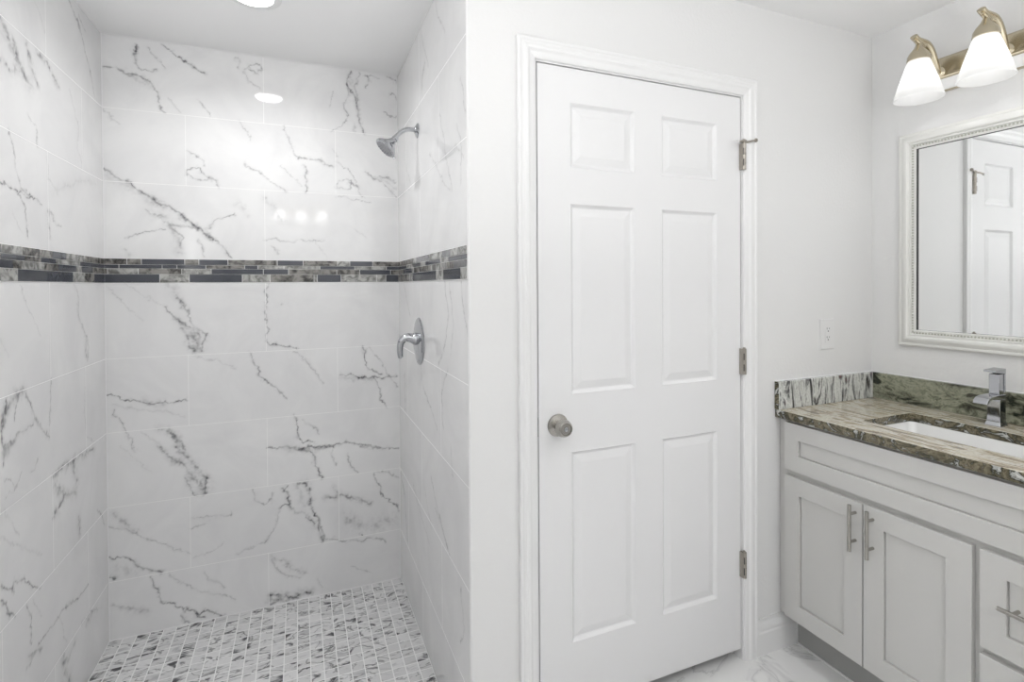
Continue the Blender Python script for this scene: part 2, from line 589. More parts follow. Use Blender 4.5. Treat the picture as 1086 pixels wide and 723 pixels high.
# ------------------------------------------------------------------ pattern of the stone: veins (width mm, strength, points) in wall metres
VEINS_L = [
 (14,0.45,[(1.828,2.107),(1.858,2.082),(1.901,2.046),(1.927,2.011),(1.995,1.993)]),
 (10,0.5,[(1.893,2.084),(1.914,2.047),(1.939,2.02)]),
 (8,0.5,[(1.821,1.996),(1.881,1.993),(1.947,2.028)]),
 (9,0.45,[(1.969,2.107),(1.992,2.059),(2.018,2.035),(2.038,2.01)]),
 (8,0.5,[(2.048,2.106),(2.108,2.1),(2.131,2.088),(2.187,2.063)]),
 (5,0.35,[(1.978,1.896),(2.019,1.879),(2.028,1.853),(2.032,1.819)]),
 (4,0.45,[(2.284,2.388),(2.354,2.353),(2.414,2.297),(2.476,2.225),(2.524,2.13)]),
 (5,0.5,[(2.357,2.355),(2.399,2.327)]),
 (3,0.4,[(2.37,2.378),(2.438,2.35)]),
 (3,0.2,[(2.025,2.258),(2.067,2.229),(2.093,2.191)]),
 (3,0.3,[(2.286,2.073),(2.364,1.965),(2.337,1.905),(2.381,1.845)]),
 (4,0.55,[(1.858,1.821),(1.884,1.792),(1.891,1.73),(1.926,1.672),(1.995,1.66),(2.054,1.644)]),
 (4,0.7,[(1.811,1.672),(1.889,1.672),(1.945,1.657),(2.005,1.657)]),
 (4,0.7,[(1.907,1.658),(1.949,1.62),(1.964,1.543)]),
 (5,0.25,[(2.093,1.803),(2.107,1.745),(2.179,1.694)]),
 (8,0.35,[(2.092,1.629),(2.102,1.589),(2.106,1.556)]),
 (5,0.35,[(2.104,1.631),(2.163,1.596),(2.196,1.597)]),
 (2,0.2,[(1.878,1.601),(1.913,1.56),(1.931,1.54)]),
 (8,0.12,[(2.13,1.697),(2.317,1.762),(2.547,1.804)]),
 (3,0.25,[(1.908,1.403),(1.954,1.332),(2.034,1.244)]),
 (5,0.45,[(2.304,1.404),(2.332,1.352),(2.329,1.294),(2.388,1.219),(2.428,1.167),(2.416,1.119)]),
 (9,0.4,[(2.394,1.195),(2.401,1.134)]),
 (3,0.3,[(2.316,1.329),(2.329,1.282),(2.373,1.238)]),
 (10,0.6,[(1.808,1.026),(1.812,1.06),(1.852,1.086),(1.917,1.099)]),
 (6,0.8,[(1.826,1.087),(1.805,1.044),(1.803,0.984),(1.806,0.954)]),
 (4,0.6,[(1.926,1.1),(1.888,1.088),(1.869,1.056),(1.868,1.024)]),
 (5,0.55,[(1.936,1.088),(1.964,1.035),(2.014,0.975),(2.079,0.918)]),
 (4,0.5,[(2.104,1.098),(2.094,1.017),(2.074,0.919)]),
 (5,0.45,[(1.814,0.959),(1.876,0.982),(1.942,0.983),(1.977,0.994)]),
 (8,0.4,[(1.822,0.952),(1.857,0.969)]),
 (3,0.25,[(2.389,1.087),(2.377,0.933),(2.39,0.846),(2.471,0.8)]),
 (4,0.2,[(1.798,1.252),(1.839,1.204)]),
 (5,0.75,[(1.819,0.968),(1.805,0.924)]),
 (3,0.55,[(2.0,0.873),(1.978,0.855),(1.958,0.854)]),
 (3,0.4,[(1.803,0.882),(1.845,0.863),(1.871,0.845),(1.909,0.868)]),
 (2,0.4,[(1.81,0.831),(1.853,0.833),(1.881,0.846)]),
 (12,0.5,[(2.267,0.79),(2.274,0.754),(2.296,0.709)]),
 (9,0.55,[(2.453,0.774),(2.378,0.786),(2.31,0.792),(2.212,0.796)]),
 (8,0.55,[(2.212,0.796),(2.147,0.796),(2.11,0.787)]),
 (11,0.5,[(2.121,0.759),(2.182,0.708),(2.277,0.673)]),
 (12,0.5,[(2.182,0.697),(2.148,0.678)]),
 (7,0.9,[(2.123,0.682),(2.108,0.665)]),
 (9,0.5,[(2.302,0.575),(2.315,0.514)]),
 (4,0.25,[(1.801,0.8),(1.859,0.741),(1.889,0.696)]),
 (4,0.2,[(1.782,0.735),(1.884,0.666),(2.022,0.58)]),
 (4,0.8,[(1.791,0.607),(1.814,0.586),(1.848,0.573),(1.849,0.591)]),
 (4,0.7,[(1.849,0.591),(1.899,0.565),(1.957,0.513),(2.008,0.492)]),
 (4,0.8,[(1.842,0.583),(1.848,0.561)]),
 (4,0.7,[(1.782,0.574),(1.813,0.533),(1.825,0.499)]),
 (5,0.75,[(1.809,0.519),(1.851,0.488)]),
 (4,0.65,[(1.926,0.482),(1.94,0.441),(1.939,0.403),(1.951,0.359)]),
 (4,0.75,[(1.988,0.329),(2.025,0.331),(2.094,0.325),(2.143,0.333),(2.221,0.315),(2.307,0.294),(2.391,0.293)]),
 (3,0.3,[(1.955,0.48),(2.016,0.394)]),
 (4,0.5,[(2.48,0.148),(2.396,0.186),(2.364,0.181),(2.318,0.191)]),
 (9,0.45,[(2.429,0.167),(2.373,0.164)]),
 (14,0.45,[(2.162,0.165),(2.174,0.119),(2.212,0.056)]),
 (6,0.4,[(2.495,0.53),(2.573,0.442)]),
 (7,0.4,[(1.921,0.339),(2.008,0.3)]),
 (3,0.3,[(2.142,0.312),(2.19,0.207)]),
 (8,0.35,[(2.258,0.164),(2.215,0.146),(2.149,0.157)]),
 (6,0.35,[(1.91,0.308),(1.96,0.313)]),
]
VEINS_B = [
 (5,0.5,[(-0.723,2.282),(-0.685,2.286),(-0.655,2.27),(-0.608,2.268)]),
 (5,0.7,[(-0.669,2.276),(-0.636,2.272),(-0.597,2.264),(-0.563,2.245)]),
 (4,0.6,[(-0.563,2.245),(-0.539,2.194),(-0.533,2.155),(-0.513,2.123)]),
 (14,0.2,[(-0.63,2.265),(-0.586,2.242),(-0.558,2.23)]),
 (5,0.85,[(-0.612,2.392),(-0.612,2.372),(-0.618,2.351)]),
 (4,0.7,[(-0.618,2.351),(-0.613,2.311),(-0.599,2.294),(-0.542,2.291)]),
 (3,0.4,[(-0.576,2.381),(-0.528,2.325),(-0.508,2.305)]),
 (4,0.65,[(-0.518,2.404),(-0.452,2.357),(-0.399,2.327)]),
 (5,0.8,[(-0.411,2.331),(-0.366,2.309)]),
 (3,0.25,[(-0.498,2.182),(-0.461,2.127)]),
 (3,0.4,[(-0.391,2.196),(-0.365,2.169),(-0.35,2.127)]),
 (3,0.35,[(-0.722,2.113),(-0.675,2.061)]),
 (4,0.6,[(-0.728,1.874),(-0.652,1.822)]),
 (6,0.7,[(-0.652,1.82),(-0.591,1.777),(-0.529,1.74)]),
 (7,0.9,[(-0.558,1.756),(-0.523,1.733)]),
 (6,0.8,[(-0.529,1.74),(-0.471,1.706),(-0.43,1.669),(-0.388,1.64),(-0.358,1.611)]),
 (14,0.15,[(-0.712,1.842),(-0.614,1.782),(-0.546,1.739)]),
 (4,0.55,[(-0.44,1.869),(-0.434,1.891),(-0.398,1.9),(-0.377,1.884),(-0.343,1.858),(-0.356,1.848),(-0.404,1.854),(-0.437,1.874)]),
 (3,0.4,[(-0.433,1.967),(-0.409,1.948),(-0.373,1.937),(-0.365,1.903)]),
 (6,0.65,[(-0.35,1.862),(-0.329,1.849),(-0.322,1.822)]),
 (4,0.4,[(-0.586,1.71),(-0.541,1.698),(-0.524,1.665),(-0.489,1.65),(-0.406,1.642)]),
 (9,0.3,[(-0.569,1.704),(-0.524,1.685)]),
 (5,0.6,[(-0.358,1.644),(-0.339,1.673),(-0.302,1.695),(-0.254,1.712)]),
 (7,0.85,[(-0.46,1.688),(-0.418,1.659),(-0.382,1.636),(-0.346,1.602)]),
 (5,0.75,[(-0.346,1.602),(-0.297,1.553),(-0.27,1.515)]),
 (4,0.45,[(-0.495,1.648),(-0.454,1.654),(-0.382,1.636)]),
 (4,0.5,[(-0.401,1.596),(-0.386,1.565),(-0.374,1.521)]),
 (4,0.5,[(-0.651,1.599),(-0.604,1.612),(-0.565,1.629),(-0.519,1.633)]),
 (11,0.25,[(-0.507,1.665),(-0.478,1.605),(-0.465,1.536)]),
 (5,0.45,[(-0.507,1.652),(-0.455,1.605),(-0.473,1.563)]),
 (7,0.3,[(-0.666,1.546),(-0.65,1.53)]),
 (9,0.4,[(-0.521,1.408),(-0.492,1.381),(-0.475,1.342),(-0.452,1.307)]),
 (6,0.5,[(-0.522,1.309),(-0.494,1.26),(-0.453,1.242),(-0.423,1.209),(-0.397,1.17)]),
 (5,0.45,[(-0.475,1.356),(-0.434,1.272),(-0.411,1.216),(-0.373,1.175)]),
 (7,0.5,[(-0.465,1.218),(-0.447,1.189),(-0.436,1.147),(-0.412,1.115)]),
 (14,0.4,[(-0.423,1.181),(-0.4,1.131)]),
 (5,0.5,[(-0.373,1.186),(-0.39,1.114)]),
 (10,0.25,[(-0.482,1.26),(-0.441,1.217),(-0.411,1.181)]),
 (3,0.2,[(-0.653,1.405),(-0.596,1.358),(-0.528,1.313),(-0.499,1.267)]),
 (3,0.22,[(-0.717,1.392),(-0.641,1.305),(-0.597,1.25)]),
 (4,0.75,[(-0.735,0.955),(-0.706,0.954),(-0.684,0.941),(-0.646,0.931)]),
 (4,0.8,[(-0.646,0.931),(-0.607,0.914),(-0.567,0.905),(-0.527,0.911)]),
 (4,0.75,[(-0.527,0.907),(-0.492,0.901),(-0.454,0.908)]),
 (9,0.22,[(-0.601,0.924),(-0.533,0.898)]),
 (4,0.5,[(-0.709,0.888),(-0.678,0.838),(-0.667,0.807),(-0.648,0.753),(-0.626,0.713)]),
 (6,0.15,[(-0.706,0.91),(-0.613,0.882),(-0.51,0.861),(-0.451,0.838)]),
 (3,0.25,[(-0.406,1.089),(-0.339,1.071),(-0.261,1.033)]),
 (8,0.55,[(-0.543,0.798),(-0.505,0.784),(-0.487,0.755)]),
 (6,0.55,[(-0.511,0.778),(-0.476,0.733),(-0.455,0.691)]),
 (3,0.25,[(-0.613,0.797),(-0.557,0.742),(-0.529,0.694)]),
 (7,0.55,[(-0.552,0.724),(-0.523,0.686),(-0.5,0.656),(-0.465,0.637)]),
 (8,0.55,[(-0.488,0.716),(-0.462,0.671),(-0.429,0.639),(-0.403,0.593),(-0.372,0.56)]),
 (6,0.6,[(-0.46,0.58),(-0.442,0.543),(-0.419,0.5)]),
 (18,0.45,[(-0.43,0.576),(-0.404,0.551),(-0.388,0.52)]),
 (6,0.6,[(-0.375,0.568),(-0.382,0.498)]),
 (6,0.5,[(-0.477,0.645),(-0.43,0.583)]),
 (3,0.2,[(-0.683,0.741),(-0.576,0.623)]),
 (8,0.3,[(-0.7,0.471),(-0.668,0.416),(-0.629,0.379)]),
 (4,0.35,[(-0.725,0.42),(-0.652,0.386),(-0.585,0.339),(-0.527,0.3),(-0.445,0.246)]),
 (6,0.95,[(-0.724,0.29),(-0.708,0.276),(-0.701,0.288)]),
 (6,0.9,[(-0.725,0.213),(-0.698,0.2)]),
 (4,0.7,[(-0.701,0.291),(-0.664,0.273),(-0.631,0.243),(-0.609,0.224)]),
 (6,0.8,[(-0.609,0.224),(-0.575,0.207),(-0.543,0.194)]),
 (16,0.15,[(-0.708,0.242),(-0.631,0.212)]),
 (5,0.65,[(-0.584,0.184),(-0.57,0.144),(-0.553,0.119),(-0.545,0.069)]),
 (4,0.7,[(-0.545,0.069),(-0.507,0.046),(-0.472,0.016),(-0.442,-0.002)]),
 (6,0.85,[(-0.442,0.002),(-0.412,-0.02),(-0.4,-0.008),(-0.357,-0.026),(-0.32,-0.053)]),
 (6,0.8,[(-0.472,-0.009),(-0.454,-0.037),(-0.434,-0.052)]),
 (6,0.7,[(-0.454,0.012),(-0.418,-0.025),(-0.394,-0.038)]),
 (9,0.25,[(-0.716,0.09),(-0.655,0.062),(-0.597,0.043)]),
 (5,0.3,[(-0.515,0.183),(-0.471,0.128),(-0.411,0.086),(-0.338,0.048),(-0.271,0.01)]),
 (6,0.25,[(-0.398,0.161),(-0.362,0.118),(-0.319,0.069)]),
 (5,0.3,[(-0.432,0.403),(-0.371,0.393),(-0.289,0.39)]),
 (3,0.4,[(-0.29,0.411),(-0.286,0.382)]),
 (4,0.35,[(-0.436,0.359),(-0.414,0.366),(-0.39,0.375)]),
 (3,0.25,[(-0.436,0.222),(-0.373,0.241),(-0.319,0.27)]),
 (4,0.55,[(-0.247,2.393),(-0.224,2.383),(-0.232,2.35)]),
 (5,0.5,[(-0.209,2.346),(-0.19,2.371),(-0.151,2.377),(-0.142,2.361),(-0.171,2.342),(-0.196,2.353)]),
 (5,0.3,[(-0.216,2.335),(-0.199,2.298),(-0.169,2.285),(-0.148,2.269)]),
 (6,0.7,[(0.216,2.35),(0.231,2.321),(0.252,2.286),(0.271,2.218),(0.291,2.127)]),
 (4,0.75,[(0.239,2.41),(0.224,2.374),(0.216,2.339)]),
 (4,0.5,[(0.216,2.339),(0.223,2.297),(0.208,2.249),(0.217,2.173),(0.192,2.147),(0.144,2.122)]),
 (4,0.5,[(0.273,2.409),(0.257,2.348),(0.263,2.271)]),
 (4,0.55,[(0.313,2.403),(0.318,2.375),(0.305,2.347)]),
 (3,0.5,[(0.298,2.397),(0.367,2.398)]),
 (16,0.15,[(0.231,2.383),(0.26,2.287)]),
 (4,0.6,[(0.409,2.406),(0.437,2.401),(0.449,2.378)]),
 (4,0.5,[(0.416,2.323),(0.441,2.314),(0.45,2.296)]),
 (4,0.5,[(0.389,2.24),(0.409,2.222),(0.448,2.222)]),
 (5,0.55,[(0.256,2.165),(0.25,2.123)]),
 (3,0.3,[(0.157,2.303),(0.142,2.225)]),
 (4,0.45,[(-0.06,2.119),(-0.038,2.077),(-0.025,2.012),(0.013,1.978)]),
 (5,0.5,[(-0.001,1.982),(0.048,1.971),(0.1,1.975),(0.159,1.948)]),
 (6,0.6,[(0.02,1.942),(0.038,1.913),(0.037,1.868),(0.034,1.823)]),
 (3,0.25,[(-0.069,1.934),(-0.029,1.893),(0.016,1.849)]),
 (5,0.5,[(-0.21,1.933),(-0.194,1.917),(-0.156,1.895)]),
 (4,0.4,[(-0.156,1.895),(-0.11,1.855),(-0.07,1.828)]),
 (5,0.55,[(-0.077,1.834),(-0.046,1.818)]),
 (3,0.25,[(-0.237,2.118),(-0.189,2.04)]),
 (3,0.45,[(0.169,1.972),(0.22,1.946),(0.239,1.905),(0.264,1.861),(0.286,1.82)]),
 (4,0.5,[(0.171,1.854),(0.18,1.886),(0.205,1.898),(0.234,1.882),(0.226,1.847),(0.179,1.855)]),
 (5,0.5,[(0.219,1.881),(0.264,1.861)]),
 (3,0.2,[(0.155,2.029),(0.169,2.0)]),
 (5,0.5,[(0.294,1.945),(0.347,1.905),(0.401,1.87),(0.445,1.825)]),
 (6,0.4,[(0.363,1.922),(0.444,1.896)]),
 (4,0.55,[(0.397,1.917),(0.438,1.909)]),
 (6,0.3,[(0.309,1.937),(0.378,1.9),(0.44,1.864)]),
 (9,0.25,[(-0.134,1.786),(-0.098,1.741),(-0.069,1.698)]),
 (9,0.2,[(-0.253,1.755),(-0.228,1.749),(-0.209,1.707)]),
 (3,0.35,[(0.16,1.811),(0.226,1.807),(0.316,1.797)]),
 (4,0.35,[(-0.139,1.6),(-0.086,1.605),(-0.018,1.595),(0.108,1.604)]),
 (5,0.35,[(-0.106,1.572),(-0.079,1.543)]),
 (3,0.25,[(0.065,1.606),(0.122,1.531)]),
 (3,0.2,[(0.24,1.665),(0.299,1.628)]),
 (4,0.65,[(-0.128,1.406),(-0.137,1.359),(-0.138,1.279),(-0.133,1.205),(-0.133,1.147)]),
 (5,0.75,[(-0.133,1.147),(-0.12,1.127),(-0.09,1.127)]),
 (4,0.5,[(-0.09,1.127),(-0.016,1.111)]),
 (4,0.5,[(-0.206,1.102),(-0.19,1.062),(-0.168,1.017)]),
 (4,0.8,[(-0.177,1.032),(-0.168,0.995),(-0.138,0.963)]),
 (4,0.5,[(-0.138,0.963),(-0.092,0.923),(-0.059,0.875)]),
 (4,0.35,[(-0.023,1.094),(0.039,1.025),(0.105,0.94)]),
 (3,0.3,[(-0.068,1.307),(-0.075,1.299)]),
 (6,0.85,[(0.277,1.099),(0.291,1.083)]),
 (4,0.75,[(0.291,1.083),(0.284,1.049),(0.297,1.001),(0.324,0.975),(0.362,0.965)]),
 (3,0.4,[(0.313,1.097),(0.355,1.029),(0.401,0.962),(0.443,0.894)]),
 (4,0.6,[(0.167,0.968),(0.211,0.971),(0.256,0.953),(0.293,0.957)]),
 (5,0.85,[(0.256,0.953),(0.339,0.947),(0.401,0.943),(0.444,0.948)]),
 (8,0.25,[(0.174,0.962),(0.324,0.936)]),
 (4,0.65,[(0.324,0.948),(0.351,0.902),(0.365,0.845),(0.392,0.803)]),
 (6,0.85,[(-0.026,0.795),(-0.012,0.784)]),
 (4,0.8,[(-0.019,0.782),(-0.01,0.743),(-0.015,0.709),(0.001,0.674),(0.064,0.664)]),
 (4,0.4,[(0.009,0.776),(0.05,0.737),(0.078,0.703)]),
 (5,0.8,[(-0.137,0.662),(-0.068,0.66),(-0.006,0.642),(0.057,0.643),(0.128,0.641),(0.194,0.651)]),
 (4,0.6,[(0.194,0.651),(0.29,0.616),(0.367,0.606),(0.446,0.591)]),
 (4,0.7,[(0.008,0.647),(0.035,0.625)]),
 (5,0.8,[(-0.006,0.656),(0.045,0.627),(0.056,0.588),(0.067,0.54),(0.088,0.499)]),
 (6,0.75,[(0.001,0.648),(0.057,0.644),(0.135,0.631)]),
 (4,0.35,[(0.128,0.639),(0.145,0.583),(0.153,0.544)]),
 (4,0.45,[(0.2,0.584),(0.222,0.542),(0.252,0.503)]),
 (5,0.5,[(0.268,0.617),(0.321,0.603),(0.383,0.6),(0.446,0.596)]),
 (12,0.2,[(-0.054,0.647),(0.085,0.63)]),
 (7,0.7,[(-0.012,0.484),(0.02,0.479),(0.038,0.446),(0.043,0.384)]),
 (6,0.75,[(0.043,0.384),(0.065,0.32),(0.074,0.265),(0.085,0.198)]),
 (4,0.6,[(0.051,0.36),(0.084,0.263),(0.089,0.2)]),
 (6,0.8,[(-0.072,0.478),(-0.056,0.453),(-0.059,0.416),(-0.05,0.392)]),
 (6,0.75,[(-0.091,0.387),(-0.07,0.396),(-0.05,0.385)]),
 (5,0.7,[(-0.056,0.483),(-0.067,0.462)]),
 (4,0.45,[(-0.084,0.391),(-0.101,0.349),(-0.119,0.286),(-0.146,0.243)]),
 (5,0.3,[(-0.146,0.243),(-0.205,0.229),(-0.269,0.205)]),
 (5,0.6,[(-0.05,0.392),(-0.023,0.35),(0.005,0.353),(0.053,0.284)]),
 (12,0.2,[(-0.015,0.462),(0.012,0.382),(0.053,0.268)]),
 (4,0.4,[(-0.196,0.49),(-0.19,0.445),(-0.144,0.405),(-0.117,0.426),(-0.114,0.463)]),
 (8,0.4,[(0.108,0.396),(0.157,0.385),(0.164,0.411),(0.141,0.441)]),
 (5,0.45,[(0.088,0.201),(0.138,0.206),(0.165,0.194)]),
 (8,0.4,[(0.177,0.398),(0.243,0.367),(0.311,0.34)]),
 (4,0.7,[(0.328,0.488),(0.338,0.446),(0.358,0.419),(0.362,0.371),(0.396,0.341),(0.435,0.311)]),
 (5,0.8,[(0.42,0.326),(0.446,0.276)]),
 (4,0.45,[(0.343,0.493),(0.397,0.478),(0.441,0.439)]),
 (26,0.25,[(0.198,0.281),(0.257,0.246),(0.333,0.232),(0.411,0.242)]),
 (5,0.5,[(0.167,0.188),(0.256,0.168),(0.348,0.166),(0.376,0.136)]),
 (5,0.9,[(0.26,0.202),(0.266,0.194)]),
 (7,0.4,[(-0.13,0.169),(-0.073,0.131),(-0.032,0.092),(0.012,0.072)]),
 (6,0.35,[(-0.129,0.154),(-0.1,0.104),(-0.053,0.063),(-0.012,0.051)]),
 (7,0.75,[(-0.135,-0.0),(-0.108,-0.006),(-0.061,-0.025),(0.039,-0.03)]),
 (12,0.4,[(-0.135,-0.022),(-0.075,-0.037),(-0.006,-0.03)]),
 (6,0.6,[(-0.135,-0.044),(-0.108,-0.04)]),
 (3,0.3,[(0.218,0.053),(0.316,-0.003)]),
 (3,0.3,[(0.058,0.031),(0.09,-0.018)]),
]
VEINS_R = [
 (4,0.3,[(1.821,2.385),(1.777,2.307),(1.7,2.239)]),
 (9,0.3,[(1.992,2.234),(2.051,2.206),(2.041,2.158)]),
 (4,0.4,[(1.516,2.01),(1.49,1.944),(1.466,1.888)]),
 (4,0.4,[(1.773,1.981),(1.71,1.876),(1.679,1.793),(1.615,1.691)]),
 (4,0.35,[(1.554,1.885),(1.514,1.806),(1.523,1.7)]),
 (4,0.3,[(2.405,1.95),(2.296,1.841)]),
 (4,0.3,[(1.923,1.882),(1.802,1.797),(1.714,1.735),(1.634,1.689)]),
 (4,0.25,[(2.056,2.399),(2.017,2.332),(1.938,2.213)]),
 (4,0.35,[(2.553,2.412),(2.309,2.4)]),
 (5,0.3,[(1.585,1.823),(1.488,1.771)]),
 (4,0.35,[(2.47,1.407),(2.416,1.347),(2.32,1.259)]),
 (5,0.4,[(1.724,1.408),(1.677,1.294),(1.708,1.205),(1.813,1.115)]),
 (4,0.3,[(1.662,1.402),(1.614,1.266),(1.648,1.169)]),
 (4,0.4,[(1.531,1.396),(1.499,1.313),(1.462,1.239)]),
 (5,0.35,[(2.065,0.989),(1.928,0.928),(1.84,0.877)]),
 (6,0.3,[(1.69,1.11),(1.779,1.017),(1.756,0.909)]),
 (8,0.3,[(2.464,0.972),(2.455,0.813)]),
 (4,0.5,[(2.105,1.077),(2.095,1.01)]),
 (5,0.6,[(2.59,0.474),(2.489,0.399),(2.461,0.302),(2.417,0.211)]),
 (4,0.3,[(2.277,0.52),(2.146,0.458),(1.972,0.402)]),
 (5,0.35,[(1.937,0.664),(1.848,0.588),(1.749,0.537),(1.678,0.501)]),
 (4,0.35,[(1.878,0.577),(1.784,0.545),(1.707,0.512)]),
 (5,0.3,[(2.05,0.587),(1.996,0.518),(1.943,0.474)]),
 (4,0.3,[(1.656,0.867),(1.639,0.776)]),
 (3,0.3,[(1.554,0.461),(1.522,0.348),(1.559,0.286)]),
]

# accent band courses: strip edges and kinds
BAND_B = [[(-0.732, 'm'), (-0.651, 'm'), (-0.601, 'd'), (-0.448, 'm'), (-0.396, 'd'), (-0.286, 'm'), (-0.09, 'd'), (0.018, 'm'), (0.167, 'l'), (0.223, 'd'), (0.328, 'm'), (0.453, '')], [(-0.732, 'd'), (-0.678, 'd'), (-0.529, 'd'), (-0.476, 'd'), (-0.37, 'm'), (-0.221, 'd'), (-0.169, 'l'), (-0.063, 'l'), (0.09, 'd'), (0.245, 'l'), (0.393, 'd'), (0.453, '')], [(-0.732, 'm'), (-0.716, 'l'), (-0.612, 'm'), (-0.459, 'l'), (-0.35, 'd'), (-0.147, 'd'), (-0.044, 'm'), (0.164, 'm'), (0.268, 'd'), (0.413, 'm'), (0.453, '')], [(-0.732, 'd'), (-0.538, 'l'), (-0.432, 'd'), (-0.231, 'l'), (-0.12, 'm'), (0.064, 'l'), (0.078, 'd'), (0.183, 'l'), (0.347, 'l'), (0.39, 'd'), (0.453, '')]]
BAND_L = [[(1.804, 'l'), (1.924, 'm'), (1.971, 'm'), (2.121, 'd'), (2.227, 'l'), (2.397, 'm'), (2.569, '')], [(1.804, 'd'), (1.89, 'd'), (1.937, 'm'), (2.04, 'd'), (2.145, 'l'), (2.35, 'd'), (2.569, '')], [(1.804, 'd'), (1.869, 'm'), (1.918, 'l'), (2.063, 'm'), (2.165, 'd'), (2.311, 'l'), (2.366, 'd'), (2.473, 'm'), (2.569, '')], [(1.804, 'l'), (1.896, 'd'), (2.085, 'd'), (2.283, 'l'), (2.391, 'm'), (2.49, 'd'), (2.569, '')]]
BAND_R = [[(2.578, 'm'), (2.391, 'm'), (2.238, 'l'), (2.174, 'g'), (1.947, 'l'), (1.803, 'l'), (1.745, 'g'), (1.643, 'l'), (1.591, 'l'), (1.464, '')], [(2.578, 'd'), (2.391, 'l'), (2.238, 'd'), (2.093, 'l'), (1.999, 'd'), (1.774, 'l'), (1.665, 'd'), (1.511, 'd'), (1.464, '')], [(2.578, 'm'), (2.455, 'd'), (2.272, 'l'), (2.216, 'm'), (2.07, 'm'), (1.913, 'l'), (1.76, 'l'), (1.691, 'm'), (1.603, 'g'), (1.464, '')], [(2.578, 'm'), (2.354, 'l'), (2.249, 'd'), (1.833, 'l'), (1.731, 'd'), (1.528, 'l'), (1.464, '')]]

# ------------------------------------------------------------------ tiled shower walls


def value_noise(u, v, freq, seed):
    rng = np.random.RandomState(seed)
    L = rng.rand(256, 256)
    x = u * freq + 40.0
    y = v * freq + 40.0
    xi = np.floor(x).astype(int)
    yi = np.floor(y).astype(int)
    fx = x - xi
    fy = y - yi
    fx = fx * fx * (3 - 2 * fx)
    fy = fy * fy * (3 - 2 * fy)
    a = L[xi % 256, yi % 256]
    b = L[(xi + 1) % 256, yi % 256]
    c = L[xi % 256, (yi + 1) % 256]
    d = L[(xi + 1) % 256, (yi + 1) % 256]
    return (a * (1 - fx) + b * fx) * (1 - fy) + (c * (1 - fx) + d * fx) * fy


def vein_field(u, v, veins, seed):
    n = lambda f, k: value_noise(u, v, f, seed + k) - 0.5
    wu = n(30, 0) * 0.014 + n(90, 1) * 0.010 + n(210, 5) * 0.004
    wv = n(30, 2) * 0.014 + n(90, 3) * 0.010 + n(210, 6) * 0.004
    uu = u + wu
    vv = v + wv
    mod = np.clip(0.15 + 1.35 * value_noise(u, v, 38, seed + 4) * (0.7 + 0.6 * value_noise(u, v, 75, seed + 7)), 0.28, 1.2)
    rag = np.clip(2.4 * (0.6 * value_noise(u, v, 60, seed + 8) + 0.4 * value_noise(u, v, 160, seed + 9)) - 0.75, 0, 1)
    keep = np.ones_like(u)
    for wid, st, pts in veins:
        w = wid * 0.00046 * (1.35 if wid >= 7 else 1.0)
        R = w * 4.5 + 0.012
        P = np.array(pts)
        sel = np.where((u > P[:, 0].min() - R) & (u < P[:, 0].max() + R) & (v > P[:, 1].min() - R) & (v < P[:, 1].max() + R))[0]
        if len(sel) == 0:
            continue
        x = uu[sel]
        y = vv[sel]
        best = np.full(len(sel), 1e9)
        for (ax, ay), (bx, by) in zip(pts[:-1], pts[1:]):
            dx, dy = bx - ax, by - ay
            L2 = dx * dx + dy * dy + 1e-12
            t = np.clip(((x - ax) * dx + (y - ay) * dy) / L2, 0, 1)
            best = np.minimum(best, np.hypot(x - ax - t * dx, y - ay - t * dy))
        core = np.exp(-(best / w) ** 2) * mod[sel]
        halo = (0.10 + 0.32 * rag[sel]) * np.exp(-(best / (w * 2.6 + 0.0015)) ** 2)
        if wid >= 7:
            core = core * (0.35 + 0.8 * rag[sel])
            halo = halo * 1.5
        keep[sel] *= 1 - np.clip(st * (core * 0.9 + halo), 0, 0.95)
    return 1 - keep


